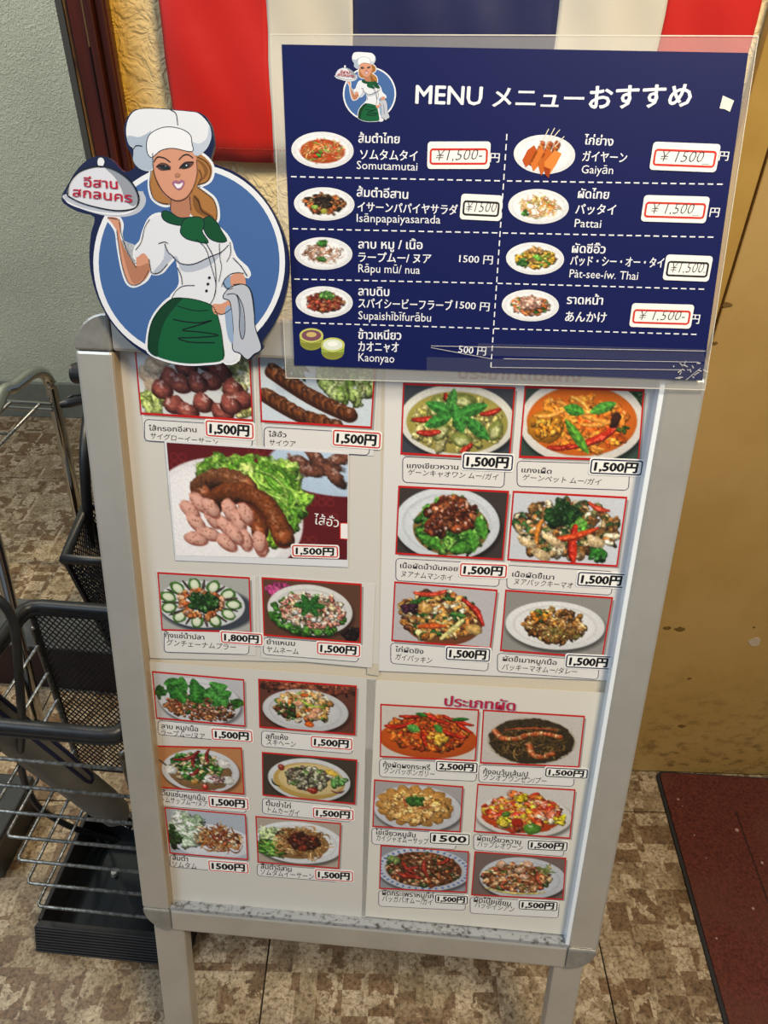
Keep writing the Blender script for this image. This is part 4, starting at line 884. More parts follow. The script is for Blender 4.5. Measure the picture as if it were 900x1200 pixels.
for th_, jp_, la_ in ((('ส้มตำไทย', (420, 167), (468, 168)), ('ソムタムタイ', (422, 186), (489, 188)), ('Somutamutai', (418, 198), (489, 200))),
                      (('ส้มตำอีสาน', (418, 230), (478, 233)), ('イサーンパパイヤサラダ', (419, 247), (536, 251)), ('Isānpapaiyasarada', (418, 260), (516, 262))),
                      (('ลาบ หมู / เนื้อ', (420, 291), (495, 292)), ('ラープムー/ ヌア', (420, 306), (505, 308)), ('Rāpu mū/ nua', (420, 319), (492, 321))),
                      (('ลาบดิบ', (420, 346), (456, 347)), ('スパイシービーフラーブ', (420, 360), (530, 363)), ('Supaishībīfurābu', (420, 374), (505, 377))),
                      (('ข้าวเหนียว', (420, 397), (470, 398)), ('カオニャオ', (420, 411), (467, 412)), ('Kaonyao', (420, 423), (462, 425))),
                      (('ไก่ย่าง', (684, 169), (718, 171)), ('ガイヤーン', (682, 188), (734, 190)), ('Gaiyān', (681, 203), (718, 204))),
                      (('ผัดไทย', (677, 232), (713, 233)), ('パッタイ', (674, 250), (721, 251)), ('Pattai', (673, 266), (704, 267))),
                      (('ผัดซีอิ๊ว', (670, 296), (709, 297)), ('パッド・シー・オー・タイ', (668, 310), (777, 313)), ('Pàt-see-íw. Thai', (667, 325), (747, 328))),
                      (('ราดหน้า', (664, 356), (706, 357)), ('あんかけ', (662, 376), (710, 377)), None)):
    mt(*th_, 10.5, .014); mt(*jp_, 10 if len(jp_[0]) < 9 else 9.5, .012)
    if la_: mt(*la_, 10, .0)
for body, a, c_ in (('1500 円', (538, 307), (577, 309)), ('1500 円', (534, 361), (573, 364)), ('500 円', (537, 413), (569, 416))): mt(body, a, c_, 8.5, .014)
for x, y in ((574, 189), (842, 187), (831, 253), (808, 378)): mt('円', (x, y), (x + 11, y + .5), 9, .008)
b = MB(); fk = [muv(p) for p in ((847, 112), (860, 118), (855, 131), (849, 128), (843, 127))]; b.prism(fk, .0001, .0004, lin('dedcd4')); mbuild(b, 'torn_white_scrap', STICK)
for body, c_, w_, h_, cc, sl in (('¥1,500-', (537, 182), 73, 32, 'r', .0), ('¥1500', (562.5, 243), 48, 30, 'k', .05), ('¥ 1500_', (799.5, 184), 78, 33, 'r', .04), ('¥ 1,500_', (788.5, 245), 76, 31, 'r', .03), ('¥1,500.', (803, 314), 54, 30, 'k', .04), ('¥ 1,500-', (773, 370), 72, 28, 'r', .03)):
    sticker(mn, mc, body, c_, w_, h_, cc, sl, .0003, MZ, True)
# plates
PL = {0: (378, 176, 36.5, 21.5), 1: (380, 239, 35.5, 19.5), 2: (379, 297, 34, 19), 3: (380, 354, 33.5, 18.5), 5: (638, 181, 36, 23), 6: (631, 242, 35.5, 20.5), 7: (627, 303, 34, 19), 8: (621.5, 358, 33.5, 18.5)}
for i, (cx, cy, rx, ry) in PL.items():
    cv = Cv(160, 96, 'e9ebf0', 300 + i); dish_menu(i, cv)
    b = MB(); NR, NS = 22, 72; xs = []; ys = []
    for r in range(NR + 1):
        for s in range(NS): t = s / NS * 6.28319; xs.append(r / NR * math.cos(t)); ys.append(r / NR * math.sin(t))
    xs = np.array(xs); ys = np.array(ys); col = sample(cv, .5 + xs * .499, .5 + ys * .499)
    vs = [(*muv((cx + x * rx, cy + y * ry + x * .8)), .0002) for x, y in zip(xs, ys)]
    fs = [((r + 1) * NS + s, (r + 1) * NS + (s + 1) % NS, r * NS + (s + 1) % NS, r * NS + s)[::-1] for r in range(NR) for s in range(NS)]
    fs = [f[::-1] for f in fs]
    b.add(vs, fs, [tuple(c) for c in col])
    if i == 5:
        for x0, y0, x1, y1 in ((640, 168, 650, 150), (645, 165, 656, 152), (650, 172, 661, 160), (636, 165, 643, 151)): b.line([muv((x0, y0)), muv((x1, y1))], .0006, .0004, lin('d8d0c0'))
        for k in range(3): b.flat([muv((p[0] + k * 9, p[1] + k * 2)) for p in ((612, 188), (618, 176), (626, 170), (630, 178), (624, 190), (616, 196 + 3 * k))], .00035, lin(('b8521c', 'd0722c', 'c0601e')[k]))
        b.flat([muv(p) for p in ((638, 190), (650, 176), (658, 180), (652, 192), (643, 206), (638, 200))], .0004, lin('d8843a')); b.flat([muv(p) for p in ((637, 195), (645, 198), (643, 209), (639, 205))], .00045, lin('9c3c14'))
    mbuild(b, 'dish_picture', MPRINT)
# rice baskets
b = MB()
for cx, cy, top, body in ((365, 393, '7a4c5a', 'a8a848'), (390, 404, 'd8e0d0', '9cb84c')):
    P_ = lambda rx, ry, dy: [muv((cx + rx * math.cos(t), cy + dy + ry * math.sin(t))) for t in np.linspace(0, 6.28, 25)[:-1]]
    b.flat(P_(13, 8.5, 9), .0002, lin('8a8c38')); b.flat([muv(p) for p in ((cx - 14, cy), (cx + 14, cy), (cx + 13, cy + 9), (cx - 13, cy + 9))], .00022, lin(body))
    b.flat(P_(14, 8.5, 0), .00026, lin('c0c468')); b.flat(P_(11.5, 6.5, 0), .0003, lin(top)); b.flat(P_(6, 3, -1), .00034, lin('c8b070' if top == '7a4c5a' else 'eef0ea'))
    for k in range(4): b.line([muv((cx - 13.4, cy + 2.5 + k * 2.6)), muv((cx, cy + 8 + k * 2.2)), muv((cx + 13.4, cy + 2.5 + k * 2.6))], .0004, .0003 if k else .00024, lin('74803a'))
mbuild(b, 'rice_basket_picture', MPRINT)
# tape strips and creases across the foot of the film
for k, pts in enumerate((((560, 402), (824, 409), (826, 424), (560, 416)), ((500, 418), (828, 426), (828, 452), (500, 440)))):
    b = MB(); b.prism([muv(p) for p in pts], .0009 + .0006 * k, .0012 + .0006 * k); mbuild(b, 'tape_strip', TAPE)
b = MB()
for p0, p1 in (((505, 405), (826, 411)), ((505, 407), (575, 420)), ((590, 420), (818, 424)), ((575, 430), (800, 433)), ((803, 445), (820, 431))): b.tube([(*muv(p0), .0016), (*muv(p1), .0016)], .00025, 4)
for k in range(20):
    x = 788 + random.random() * 36; y = 425 + random.random() * 20; b.tube([(*muv((x, y)), .0016), (*muv((x + random.uniform(-6, 6), y + random.uniform(-4, 4))), .0022)], .0004, 4)
mbuild(b, 'tape_crease', clear_film('creased_tape', .45, .1), kind='stuff')

# ------------------------------------------------------------------ chef cutout
CZ = .010
SK, SK2, SK3 = 'cc9278', 'ad765c', 'd29c84'
HAIR, HAIR2 = 'a5713c', '7e5227'
layers = [   # name, colour, outline points (photograph crop of the cutout, 3 px per photo px), halo
 ('blue_disc', '41659f', 'disc', None),
 ('tray', 'b4bac8', [(44, 385), (50, 405), (110, 436), (190, 458), (260, 462), (310, 445), (333, 410), (325, 380), (300, 372), (100, 380)], 1),
 ('tray_rim', 'e2e5ee', [(44, 388), (52, 404), (112, 432), (190, 447), (255, 448), (300, 430), (290, 442), (250, 455), (180, 452), (100, 432), (56, 412)], 0),
 ('cloche', 'd3d7e2', [(58, 385), (66, 345), (95, 308), (135, 290), (180, 285), (230, 300), (280, 338), (306, 385), (306, 415), (285, 435), (230, 440), (160, 428), (100, 408)], 2),
 ('cloche_shade', '9096a2', [(190, 290), (240, 306), (284, 342), (304, 388), (302, 415), (286, 425), (262, 405), (245, 360), (222, 322)], 0),
 ('knob', 'dfe3ec', [(163, 270), (166, 258), (174, 254), (183, 258), (187, 270), (182, 283), (174, 287), (166, 282)], 2),
 ('hair_left', HAIR, [(362, 270), (352, 310), (348, 350), (356, 390), (378, 412), (408, 420), (424, 405), (420, 370), (385, 340)], 1),
 ('hair_right', HAIR, [(492, 235), (530, 245), (560, 275), (566, 305), (555, 335), (525, 350), (512, 355), (545, 378), (572, 402), (584, 440), (580, 478), (548, 472), (510, 468), (486, 440), (488, 380), (500, 300)], 1),
 ('hair_shade', HAIR2, [(512, 262), (535, 272), (552, 298), (545, 322), (520, 340), (538, 315), (534, 288)], 0),
 ('hair_curl', HAIR2, [(500, 385), (520, 400), (530, 430), (556, 450), (572, 462), (545, 462), (515, 448), (500, 420)], 0),
 ('raised_arm', SK, [(198, 464), (232, 466), (246, 490), (243, 530), (262, 580), (298, 635), (300, 600), (318, 580), (345, 600), (350, 640), (335, 678), (308, 697), (284, 702), (266, 684), (250, 630), (238, 560), (232, 515), (215, 485)], 1),
 ('arm_shade', SK2, [(243, 540), (262, 580), (298, 635), (345, 625), (340, 660), (310, 692), (288, 695), (272, 660), (255, 600)], 0),
 ('jacket', 'd8dce6', [(392, 456), (352, 468), (330, 510), (318, 550), (300, 572), (298, 606), (325, 590), (345, 615), (352, 655), (385, 655), (412, 625), (440, 600), (452, 640), (458, 690), (448, 718), (425, 750), (480, 760), (560, 780), (590, 850), (606, 965), (655, 962), (650, 900), (640, 800), (620, 740), (602, 700), (630, 672), (660, 656), (692, 670), (685, 645), (650, 612), (634, 580), (628, 555), (605, 520), (560, 490), (470, 480)], 1),
 ('jacket_shade', 'aeb6c8', [(400, 556), (412, 590), (440, 615), (470, 632), (520, 620), (575, 600), (600, 590), (560, 632), (500, 655), (458, 650), (440, 600), (412, 625), (385, 655), (360, 655), (395, 610)], 0),
 ('sleeve_shade', '7f9cc0', [(605, 690), (630, 670), (640, 690), (640, 706), (612, 712)], 0),
 ('neck', SK2, [(424, 390), (422, 440), (450, 468), (486, 462), (490, 385)], 0),
 ('face', SK, [(357, 240), (359, 290), (370, 335), (392, 372), (420, 398), (448, 406), (476, 394), (498, 362), (512, 320), (516, 280), (508, 250), (495, 228), (430, 215), (380, 222)], 0),
 ('face_shade', SK2, [(372, 330), (392, 368), (420, 394), (448, 402), (476, 390), (498, 360), (480, 404), (452, 412), (415, 402), (388, 376)], 0),
 ('hat_crown', 'dde1ea', [(305, 86), (275, 112), (264, 158), (272, 205), (290, 225), (290, 262), (310, 292), (345, 302), (360, 290), (358, 232), (430, 215), (497, 232), (515, 248), (545, 225), (562, 185), (556, 140), (520, 100), (480, 92), (435, 88), (370, 83)], 0),
 ('hat_shade', 'a5b4c8', [(268, 180), (285, 178), (310, 182), (340, 168), (352, 160), (342, 190), (340, 225), (358, 240), (358, 290), (340, 300), (308, 290), (288, 262), (292, 225), (272, 205)], 0),
 ('hat_shade_right', 'b9c4d6', [(556, 140), (564, 180), (548, 222), (516, 248), (498, 235), (495, 200), (520, 205), (548, 185)], 0),
 ('hat_band', 'e4e7ef', [(340, 236), (338, 200), (350, 172), (385, 152), (420, 148), (460, 156), (488, 175), (494, 205), (494, 232), (430, 220), (385, 228), (355, 252)], 2),
 ('scarf_collar', '0b4a2a', [(390, 452), (398, 442), (420, 448), (450, 466), (485, 466), (515, 464), (505, 485), (465, 492), (420, 484), (396, 470)], 2),
 ('scarf_tail', '0b4a2a', [(532, 480), (556, 462), (580, 480), (598, 512), (616, 546), (582, 548), (550, 528)], 2),
 ('scarf_knot', '0e5530', [(458, 500), (470, 472), (500, 464), (530, 468), (538, 490), (530, 515), (552, 552), (515, 548), (478, 538), (458, 520)], 2),
 ('skirt', '0f5a35', [(428, 748), (480, 748), (535, 760), (572, 780), (592, 830), (604, 900), (606, 962), (540, 975), (470, 976), (400, 962), (345, 935), (342, 890), (355, 830), (388, 780)], 1),
 ('skirt_shade', '0a3a22', [(428, 748), (388, 780), (355, 830), (342, 890), (345, 935), (376, 952), (378, 905), (400, 830), (440, 775), (460, 750)], 0),
 ('forearm', SK, [(632, 672), (655, 658), (678, 668), (684, 700), (660, 708), (634, 704)], 0),
 ('hand', SK, [(568, 770), (598, 768), (630, 754), (634, 782), (604, 804), (574, 802)], 0),
 ('towel', 'b4bac8', [(606, 745), (622, 718), (650, 704), (680, 702), (702, 725), (712, 780), (716, 850), (738, 922), (712, 944), (690, 962), (665, 940), (640, 926), (642, 860), (636, 790), (628, 756)], 2),
 ('towel_shade', '8f9aae', [(655, 745), (672, 780), (680, 850), (676, 892), (664, 880), (662, 820)], 0),
 ('towel_fold', '8ba3c4', [(612, 790), (632, 780), (640, 860), (640, 905), (622, 880)], 0),
 ('lips', '9c6484', [(426, 342), (440, 334), (450, 338), (458, 332), (470, 338), (466, 355), (452, 368), (438, 362)], 0),
 ('teeth', 'e8e8ee', [(434, 345), (450, 348), (464, 342), (458, 357), (448, 362), (440, 358)], 0),
 ('eye_shadow', '5c3c34', [(372, 284), (388, 272), (408, 276), (422, 290), (405, 298), (385, 298)], 0),
 ('eye_shadow', '5c3c34', [(452, 288), (470, 270), (490, 268), (502, 272), (492, 286), (470, 294)], 0),
 ('eye', '20282c', [(382, 288), (396, 280), (412, 284), (418, 294), (400, 298)], 0),
 ('eye', '20282c', [(458, 286), (472, 276), (488, 278), (484, 288), (468, 292)], 0),
 ('eye_glint', 'd8dce4', [(400, 285), (404, 284), (405, 288), (401, 289)], 0), ('eye_glint', 'd8dce4', [(474, 280), (478, 279), (479, 283), (475, 284)], 0),
 ('nose_tip', SK2, [(436, 312), (446, 308), (456, 314), (450, 322), (440, 322)], 0),
]
strokes = [  # black pen lines
 ([(430, 822), (470, 830), (520, 834), (566, 826), (510, 845), (462, 860), (520, 866), (590, 878), (510, 886), (448, 888), (490, 902), (576, 904)], 3.5),
 ([(445, 775), (480, 786), (515, 792), (552, 790)], 2.2),
 ([(400, 556), (412, 585), (428, 600), (455, 625), (500, 628), (560, 602), (600, 585), (625, 560)], 2.4), ([(378, 556), (400, 550), (412, 556)], 2.2),
 ([(510, 540), (545, 575), (565, 640), (580, 700), (572, 750)], 2.0), ([(540, 545), (570, 600), (580, 660), (578, 730), (560, 770)], 2.4), ([(592, 555), (595, 610), (600, 640), (590, 690)], 2.0),
 ([(445, 640), (458, 670), (462, 700)], 2.4), ([(425, 748), (440, 722), (465, 705), (505, 703)], 2.0), ([(348, 470), (330, 500), (318, 550), (298, 578)], 2.4), ([(352, 655), (362, 662), (385, 655), (410, 628)], 2.4), ([(345, 610), (352, 655)], 2.2),
 ([(630, 550), (632, 590), (618, 620)], 2.2), ([(640, 606), (668, 635), (684, 660), (690, 670)], 2.4), ([(600, 708), (612, 680), (640, 660), (678, 660)], 2.2), ([(640, 700), (680, 700), (704, 730), (716, 820)], 2.2), ([(618, 735), (650, 735), (664, 780), (662, 850), (672, 892), (682, 860), (676, 780), (654, 735)], 2.4),
 ([(362, 270), (375, 252), (400, 256), (420, 270)], 3), ([(450, 262), (466, 246), (484, 244), (500, 256)], 3), ([(370, 286), (390, 282), (420, 296)], 3.5), ([(452, 292), (475, 272), (502, 270)], 3.5),
 ([(358, 238), (360, 290), (372, 335), (395, 374), (425, 400), (450, 406), (478, 394), (500, 360), (514, 310), (512, 262)], 2.0),
 ([(422, 400), (420, 440)], 1.8), ([(488, 390), (492, 440)], 1.8), ([(515, 252), (545, 268), (562, 300), (548, 338), (514, 352), (545, 378), (572, 402), (584, 440), (580, 475)], 2), ([(520, 295), (530, 320), (518, 345)], 2), ([(505, 390), (520, 410), (530, 440), (560, 458)], 2),
 ([(352, 300), (348, 350), (360, 395), (385, 412), (418, 418)], 2), ([(240, 470), (248, 520), (270, 585), (300, 640)], 2), ([(232, 510), (248, 620), (268, 685), (290, 702), (320, 690), (345, 650)], 2), ([(200, 464), (235, 470)], 2),
 ([(420, 86), (440, 100), (446, 140)], 2.2), ([(290, 225), (300, 212), (322, 214)], 2.2), ([(605, 690), (620, 716), (640, 712)], 2), ([(345, 935), (342, 890), (355, 830), (388, 780), (428, 748)], 2), ([(428, 748), (480, 748), (535, 760), (572, 780), (592, 830), (604, 900), (606, 962)], 2),
 ([(60, 388), (66, 345), (95, 308), (135, 290), (180, 285), (230, 300), (280, 338), (306, 385), (304, 420), (285, 435), (230, 440), (160, 428), (100, 410), (60, 388)], 3.4), ([(575, 795), (604, 804), (634, 784)], 2),
]
BOARD = [(305, 83), (285, 92), (268, 112), (256, 150), (264, 210), (280, 240), (286, 262), (292, 290), (262, 305), (240, 292), (212, 262), (172, 248), (128, 262), (88, 300), (58, 350), (38, 388), (44, 415), (95, 445), (152, 464), (140, 520), (134, 600), (142, 675), (165, 750), (205, 825), (262, 892), (330, 944), (405, 974), (480, 987), (560, 986), (625, 970), (668, 950), (692, 966), (715, 950), (745, 925), (742, 900), (778, 850), (810, 785), (830, 705), (835, 620), (822, 540), (792, 468), (748, 398), (695, 340), (635, 300), (575, 277), (560, 262), (572, 215), (566, 160), (552, 125), (520, 95), (440, 86), (370, 80)]


def offset_poly(P, d):
    P = [np.array(p[:2], float) for p in P]; n = len(P)
    a = sum(P[i][0] * P[(i + 1) % n][1] - P[(i + 1) % n][0] * P[i][1] for i in range(n)); sg = 1 if a > 0 else -1; out = []
    for i in range(n):
        t = P[(i + 1) % n] - P[(i - 1) % n]; t /= np.linalg.norm(t) + 1e-9; out.append(P[i] + sg * d * np.array([t[1], -t[0]]))
    return out


def chef(mapf, zf, emit):
    """emit(part name, polygon in local XY, height, colour) for every printed shape, bottom to top"""
    z = 0; disc = lambda r1, r2: [(485 + r1 * math.cos(t), 622 + r2 * math.sin(t)) for t in np.linspace(0, 6.2832, 73)[:-1]]
    emit('white_ring', [mapf(p) for p in disc(337, 348)], zf(1), lin('e0e4ec')); emit('blue_disc', [mapf(p) for p in disc(318, 329)], zf(2), lin('41659f'))
    k = 3.2; hn = 0
    for nm, col, pts, halo in layers:
        if pts == 'disc': continue
        if halo == 1 and nm not in ('tray', 'cloche'): emit('white_outline', [mapf(p) for p in offset_poly(catmull(pts, 4), 9)], zf(2.3 + .07 * (hn := hn + 1)), lin('e0e4ec'))
    for nm, col, pts, halo in layers:
        if pts == 'disc': continue
        c = catmull(pts, 4)
        if halo == 2: emit('dark_outline', [mapf(p) for p in offset_poly(c, 3)], zf(k), lin('14202c')); k += .5
        emit(nm, [mapf(p) for p in c], zf(k), lin(col)); k += .6
    return zf(k + 1)


cq = lambda p: uv((60 + p[0] / 3, 100 + p[1] / 3), CZ)
cc0 = (cq((485, 985))[0], cq((485, 985))[1])
ct = thing('chef_cutout', 'die-cut board of a woman chef in green skirt holding a tray, on a blue disc', 'cutout sign', matrix=SM @ Matrix.Translation((cc0[0], cc0[1], CZ)))
b = MB(); bp = [cq(p) for p in catmull(BOARD, 3)]; b.prism(bp, -.0045, 0, lin('101c44')); shifted(b, cc0).build('navy_board', BPRINT, ct)
parts = []
def em(nm, poly, z, col):
    parts.append((nm, MB().flat([(p[0], p[1]) for p in poly], z, col)))
ztop = chef(cq, lambda k: .000022 * k, em)
for nm, b in parts: shifted(b, cc0).build(nm, BPRINT, ct)
b = MB(); px = abs(cq((486, 600))[0] - cq((485, 600))[0])
for pts, wd in strokes: b.line([cq(p) for p in catmull(pts, 4, False)], wd * px, ztop, lin('10141c'))
for x, y in ((557, 676), (552, 698), (547, 722)): b.flat([cq((x + 5 * math.cos(t), y + 5 * math.sin(t))) for t in np.linspace(0, 6.28, 10)[:-1]], ztop, lin('10141c'))
shifted(b, cc0).build('ink_line', BPRINT, ct)
b = MB(); letter(b, 'อีสาน', cq((118, 356)), cq((236, 364)), .0062, ztop + .0001, lin('b01c38'), .018); letter(b, 'สกลนคร', cq((78, 390)), cq((286, 412)), .0062, ztop + .0001, lin('b01c38'), .018)
shifted(b, cc0).build('red_lettering', BPRINT, ct)
# standoff strips that hold the cutout against the top rail
b = MB(); b.box((cc0[0] - .03, cq((485, 800))[1] - .01, .0006), (cc0[0] + .01, cq((485, 800))[1] + .01, .0054)); b.v = [(x - cc0[0], y - cc0[1], z - CZ) for x, y, z in b.v]; b.build('mounting_pad', BLACKP, ct)

# the same emblem printed small on the blue menu
lg = MB(); mq = lambda p: muv((433 + (p[0] - 485) / 3 * .277, 110 + (p[1] - 622) / 3 * .272))
zt = chef(mq, lambda k: .0002 + .000012 * k, lambda nm, poly, z, col: lg.flat([(p[0], p[1]) for p in poly], z, col))
for pts, wd in strokes[:8]: lg.line([mq(p) for p in catmull(pts, 3, False)], wd * px * .3, zt, lin('10141c'))
letter(lg, 'อีสาน', mq((118, 356)), mq((236, 364)), .0018, zt + .0001, lin('a81c34'), .018); letter(lg, 'สกลนคร', mq((78, 388)), mq((286, 412)), .0018, zt + .0001, lin('a81c34'), .018)
mbuild(lg, 'printed_emblem', MPRINT)

# ------------------------------------------------------------------ clutter left of the board
def rel(P, o): return [np.array(p, float) - o for p in P]
# umbrella stand: ribbed drip tray, wire rings, black rim and mesh back
TY = float(on_z((42, 1115))[1]); tx0 = float(on_z((42, 1115))[0]); tx1 = float(on_z((224, 1120))[0]); th_ = float(on_y((48, 1085), TY + .008)[2])
RY = TY + .016
z_w1 = float(on_y((0, 885.3), RY)[2]); yb = float(on_z((34, 751), z_w1)[1])
TD = yb - TY + .01
to = np.array([(tx0 + tx1) / 2, TY + TD / 2, 0]); hw = (tx1 - tx0) / 2
us = thing('umbrella_stand', 'black rimmed wire umbrella stand on a ribbed drip tray left of the board', 'umbrella stand', tuple(to))
MB().box((-hw, -TD / 2, 0), (hw, TD / 2, .004)).build('tray_floor', mat('dark_wet_tray', '1b2024', .12), us)
IN = .010
def wallp(pts): b = MB(); b.add(pts, [(3, 2, 1, 0), (4, 5, 6, 7), (0, 1, 5, 4), (1, 2, 6, 5), (2, 3, 7, 6), (3, 0, 4, 7)]); b.build('tray_wall', RUBBER, us, edge=.0015)
a_, d_ = hw, TD / 2
wallp([(-a_, -d_, 0), (a_, -d_, 0), (a_ - IN, -d_ + .016, 0), (-a_ + IN, -d_ + .016, 0), (-a_ + IN, -d_ + .006, th_), (a_ - IN, -d_ + .006, th_), (a_ - IN - .004, -d_ + .016, th_), (-a_ + IN + .004, -d_ + .016, th_)])
wallp([(-a_ + IN, d_ - .014, 0), (a_ - IN, d_ - .014, 0), (a_, d_, 0), (-a_, d_, 0), (-a_ + IN, d_ - .012, th_), (a_ - IN, d_ - .012, th_), (a_ - IN, d_ - .004, th_), (-a_ + IN, d_ - .004, th_)])
for sg in (-1, 1):
    P_ = [(sg * a_, -d_ + .016, 0), (sg * a_, d_ - .014, 0), (sg * (a_ - IN - .006), d_ - .014, 0), (sg * (a_ - IN - .006), -d_ + .016, 0), (sg * (a_ - IN), -d_ + .016, th_), (sg * (a_ - IN), d_ - .014, th_), (sg * (a_ - IN - .006), d_ - .014, th_), (sg * (a_ - IN - .006), -d_ + .016, th_)]
    wallp(P_ if sg > 0 else [P_[k] for k in (1, 0, 3, 2, 5, 4, 7, 6)])
rb = MB()
for k in range(9): f_ = (k + .5) / 9; z = th_ * f_; rb.tube([(-hw + IN * f_ + .002, -TD / 2 + .006 * f_ - .0004, z), (hw - IN * f_ - .002, -TD / 2 + .006 * f_ - .0004, z)], .0011, 6)
rb.build('rib', RUBBER, us, kind='stuff')
pg = on_z((133, 1023), .01) - to; MB().tube([(pg[0], pg[1], .004), (pg[0] + .001, pg[1], .013)], .004, 10).build('white_peg', mat('white_peg', 'b8b8b0', .4), us)
xr = tx1 - .012
corners = [(-40, 885), (-24, 917.5), (-8, 949.5), (7.6, 979.8), (20, 1007.7), (31.2, 1034.6), (43.4, 1061.7)]
for cpx in corners:
    c = on_y(cpx, RY); z = c[2]; r = .006; bk_ = on_z((cpx[0] + 74, 751), z); xb = c[0] + (yb - RY) * .02
    P_ = [(xr, RY, z)] + [(c[0] + r, RY, z)] + [(c[0] + r - r * math.sin(a), RY + r - r * math.cos(a), z) for a in np.linspace(.3, 1.57, 5)] + [(xb, yb, z)]
    MB().tube(rel(P_, to), .0021, 7).build('wire_ring', STEEL, us, True)
    MB().tube(rel([(xr, RY, z), (xr, yb, z)], to), .0021, 7).build('side_wire', STEEL, us, True)
rim_z = z_w1 + .022
cl = on_y(corners[0], RY); cb = on_y(corners[-1], RY)
MB().tube(rel([(cb[0] + (yb - RY) * .02, yb, th_ - .004), (cl[0] + (yb - RY) * .02, yb, rim_z)], to), .0032, 8).build('back_upright', STEEL, us, True)
for yy in (RY, yb): MB().tube(rel([(xr, yy, th_ - .004), (xr, yy, rim_z)], to), .0032, 8).build('upright_wire', STEEL, us, True)
fz = on_y((60, 855), RY - .004)[2]
fl2 = np.array([cl[0] - .004, RY - .004, fz]); fr_ = np.array([xr + .01, RY - .004, fz]); bkY = float(on_z((80, 712), fz)[1]); bl2 = np.array([on_z((28, 712), fz)[0], bkY, fz]); br_ = np.array([xr + .01, bkY, fz])
rp = rel([fl2, fr_, br_, bl2], to); path = []
for i in range(4):
    p = rp[i]; a = rp[i - 1]; n_ = rp[(i + 1) % 4]; ua = (a - p) / np.linalg.norm(a - p); un = (n_ - p) / np.linalg.norm(n_ - p)
    path += [p + ua * .02, p + ua * .009 + un * .002, p + ua * .002 + un * .009, p + un * .02]
MB().tube([p_ for p_ in path], .0075, 10, closed=True).build('plastic_rim', BLACKP, us, True)
MB().tube([p_ - np.array([0, 0, .008]) for p_ in path], .0062, 8, closed=True).build('rim_skirt', BLACKP, us, True)
def mesh_wall(b, A, B, Cc, D, n, m_, r):
    """diamond lattice in the quad A B (top) C D (bottom): A->B along the rim, A->D down"""
    A, B, Cc, D = (np.array(x, float) for x in (A, B, Cc, D)); f = lambda u, v: A * (1 - u) * (1 - v) + B * u * (1 - v) + Cc * u * v + D * (1 - u) * v
    for s in (1, -1):
        for i in range(-m_ * 2, n + m_ * 2):
            u0, u1 = (i / n, (i + m_) / n) if s > 0 else ((i + m_) / n, i / n)
            du = u1 - u0; ta, tb = sorted(((0 - u0) / du, (1 - u0) / du)); t0 = max(0., ta); t1 = min(1., tb)
            if t1 - t0 < .02: continue
            b.tube([f(u0 + du * t0, t0), f(u0 + du * t1, t1)], r, 3, caps=False)
zlow = .16
mA = np.array([on_z((32, 720), fz - .008)[0], bkY, fz - .008]); mB = np.array([br_[0], bkY, fz - .008]); mD = on_y((78, 850), bkY); fr_k = (fz - zlow) / (fz - mD[2]); mDl = mA + (mD - mA) * fr_k
mC = np.array([br_[0], bkY, mDl[2]])
b = MB(); mesh_wall(b, *rel([mA, mB, mC, mDl], to), 23, 30, .0010); b.build('back_mesh', BLACKP, us, kind='stuff')
MB().tube(rel([mA, mDl], to), .0036, 8).build('mesh_edge_bar', BLACKP, us)
MB().tube(rel([mDl, mC], to), .0036, 8).build('mesh_edge_bar', BLACKP, us)

# bicycle behind the board: grip, lever and front basket show
r2z = float(on_y((90, 655), .80)[2]); p1 = on_z((76, 655), r2z); p2 = on_z((160, 655), r2z); p3 = on_z((170, 590), r2z); p4 = on_z((101, 592), r2z); p2[1] = p1[1]; p3[1] = p4[1]
bo = np.array([p3[0] - .02, (p1[1] + p4[1]) / 2 + .1, 0.])
bk = thing('bicycle', 'black bicycle behind the board, showing its grip, brake lever and front basket', 'bicycle', tuple(bo))
ge = on_y((86, 437), bo[1] + .08); gy = ge[1]; gz = ge[2]
RB = lambda P: [np.array(p) - bo for p in P]
MB().tube(RB([ge, ge + np.array([.004, 0, 0]), ge + np.array([.10, 0.0, 0])]), [.0155, .017, .0165], 16).build('handlebar_grip', BLACKP, bk, True)
MB().tube(RB([ge + np.array([.10, 0, 0]), ge + np.array([.22, 0, 0]), (bo[0] + .1, bo[1] + .06, gz - .1)]), .010, 10).build('handlebar', BLACKP, bk, True)
le = on_y((72, 474), gy - .04); l2 = on_y((110, 466), gy - .04)
MB().tube(RB([le, le * .7 + l2 * .3, l2]), [.006, .008, .006], 10).build('brake_lever', BLACKP, bk, True)
l3 = on_y((80, 466), gy - .035); MB().tube(RB([l3, on_y((86, 463), gy - .035), on_y((106, 462), gy - .035)]), .0022, 8).build('brake_cable_clip', BLACKP, bk, True)
ca, cb, cc_ = on_y((104, 480), gy - .05), on_y((99, 540), gy - .12), on_y((106, 640), gy - .14)
MB().tube(RB(catmull([ca, cb, cc_], 6, False)), .0085, 8).build('front_stay', BLACKP, bk, True)
wr = .20; wc = np.array([bo[0] + .19, bo[1] + .15, wr + .014]); MB().tube(RB([wc + wr * np.array([math.cos(a) * .25, math.cos(a) * .968, math.sin(a)]) for a in np.linspace(0, 6.283, 37)[:-1]]), .014, 8, closed=True).build('front_tyre', RUBBER, bk, True)
MB().tube(RB([wc, (wc[0] - .03, wc[1] - .06, gz - .12), (bo[0] + .1, bo[1] + .06, gz - .1)]), .011, 8).build('fork', BLACKP, bk, True)
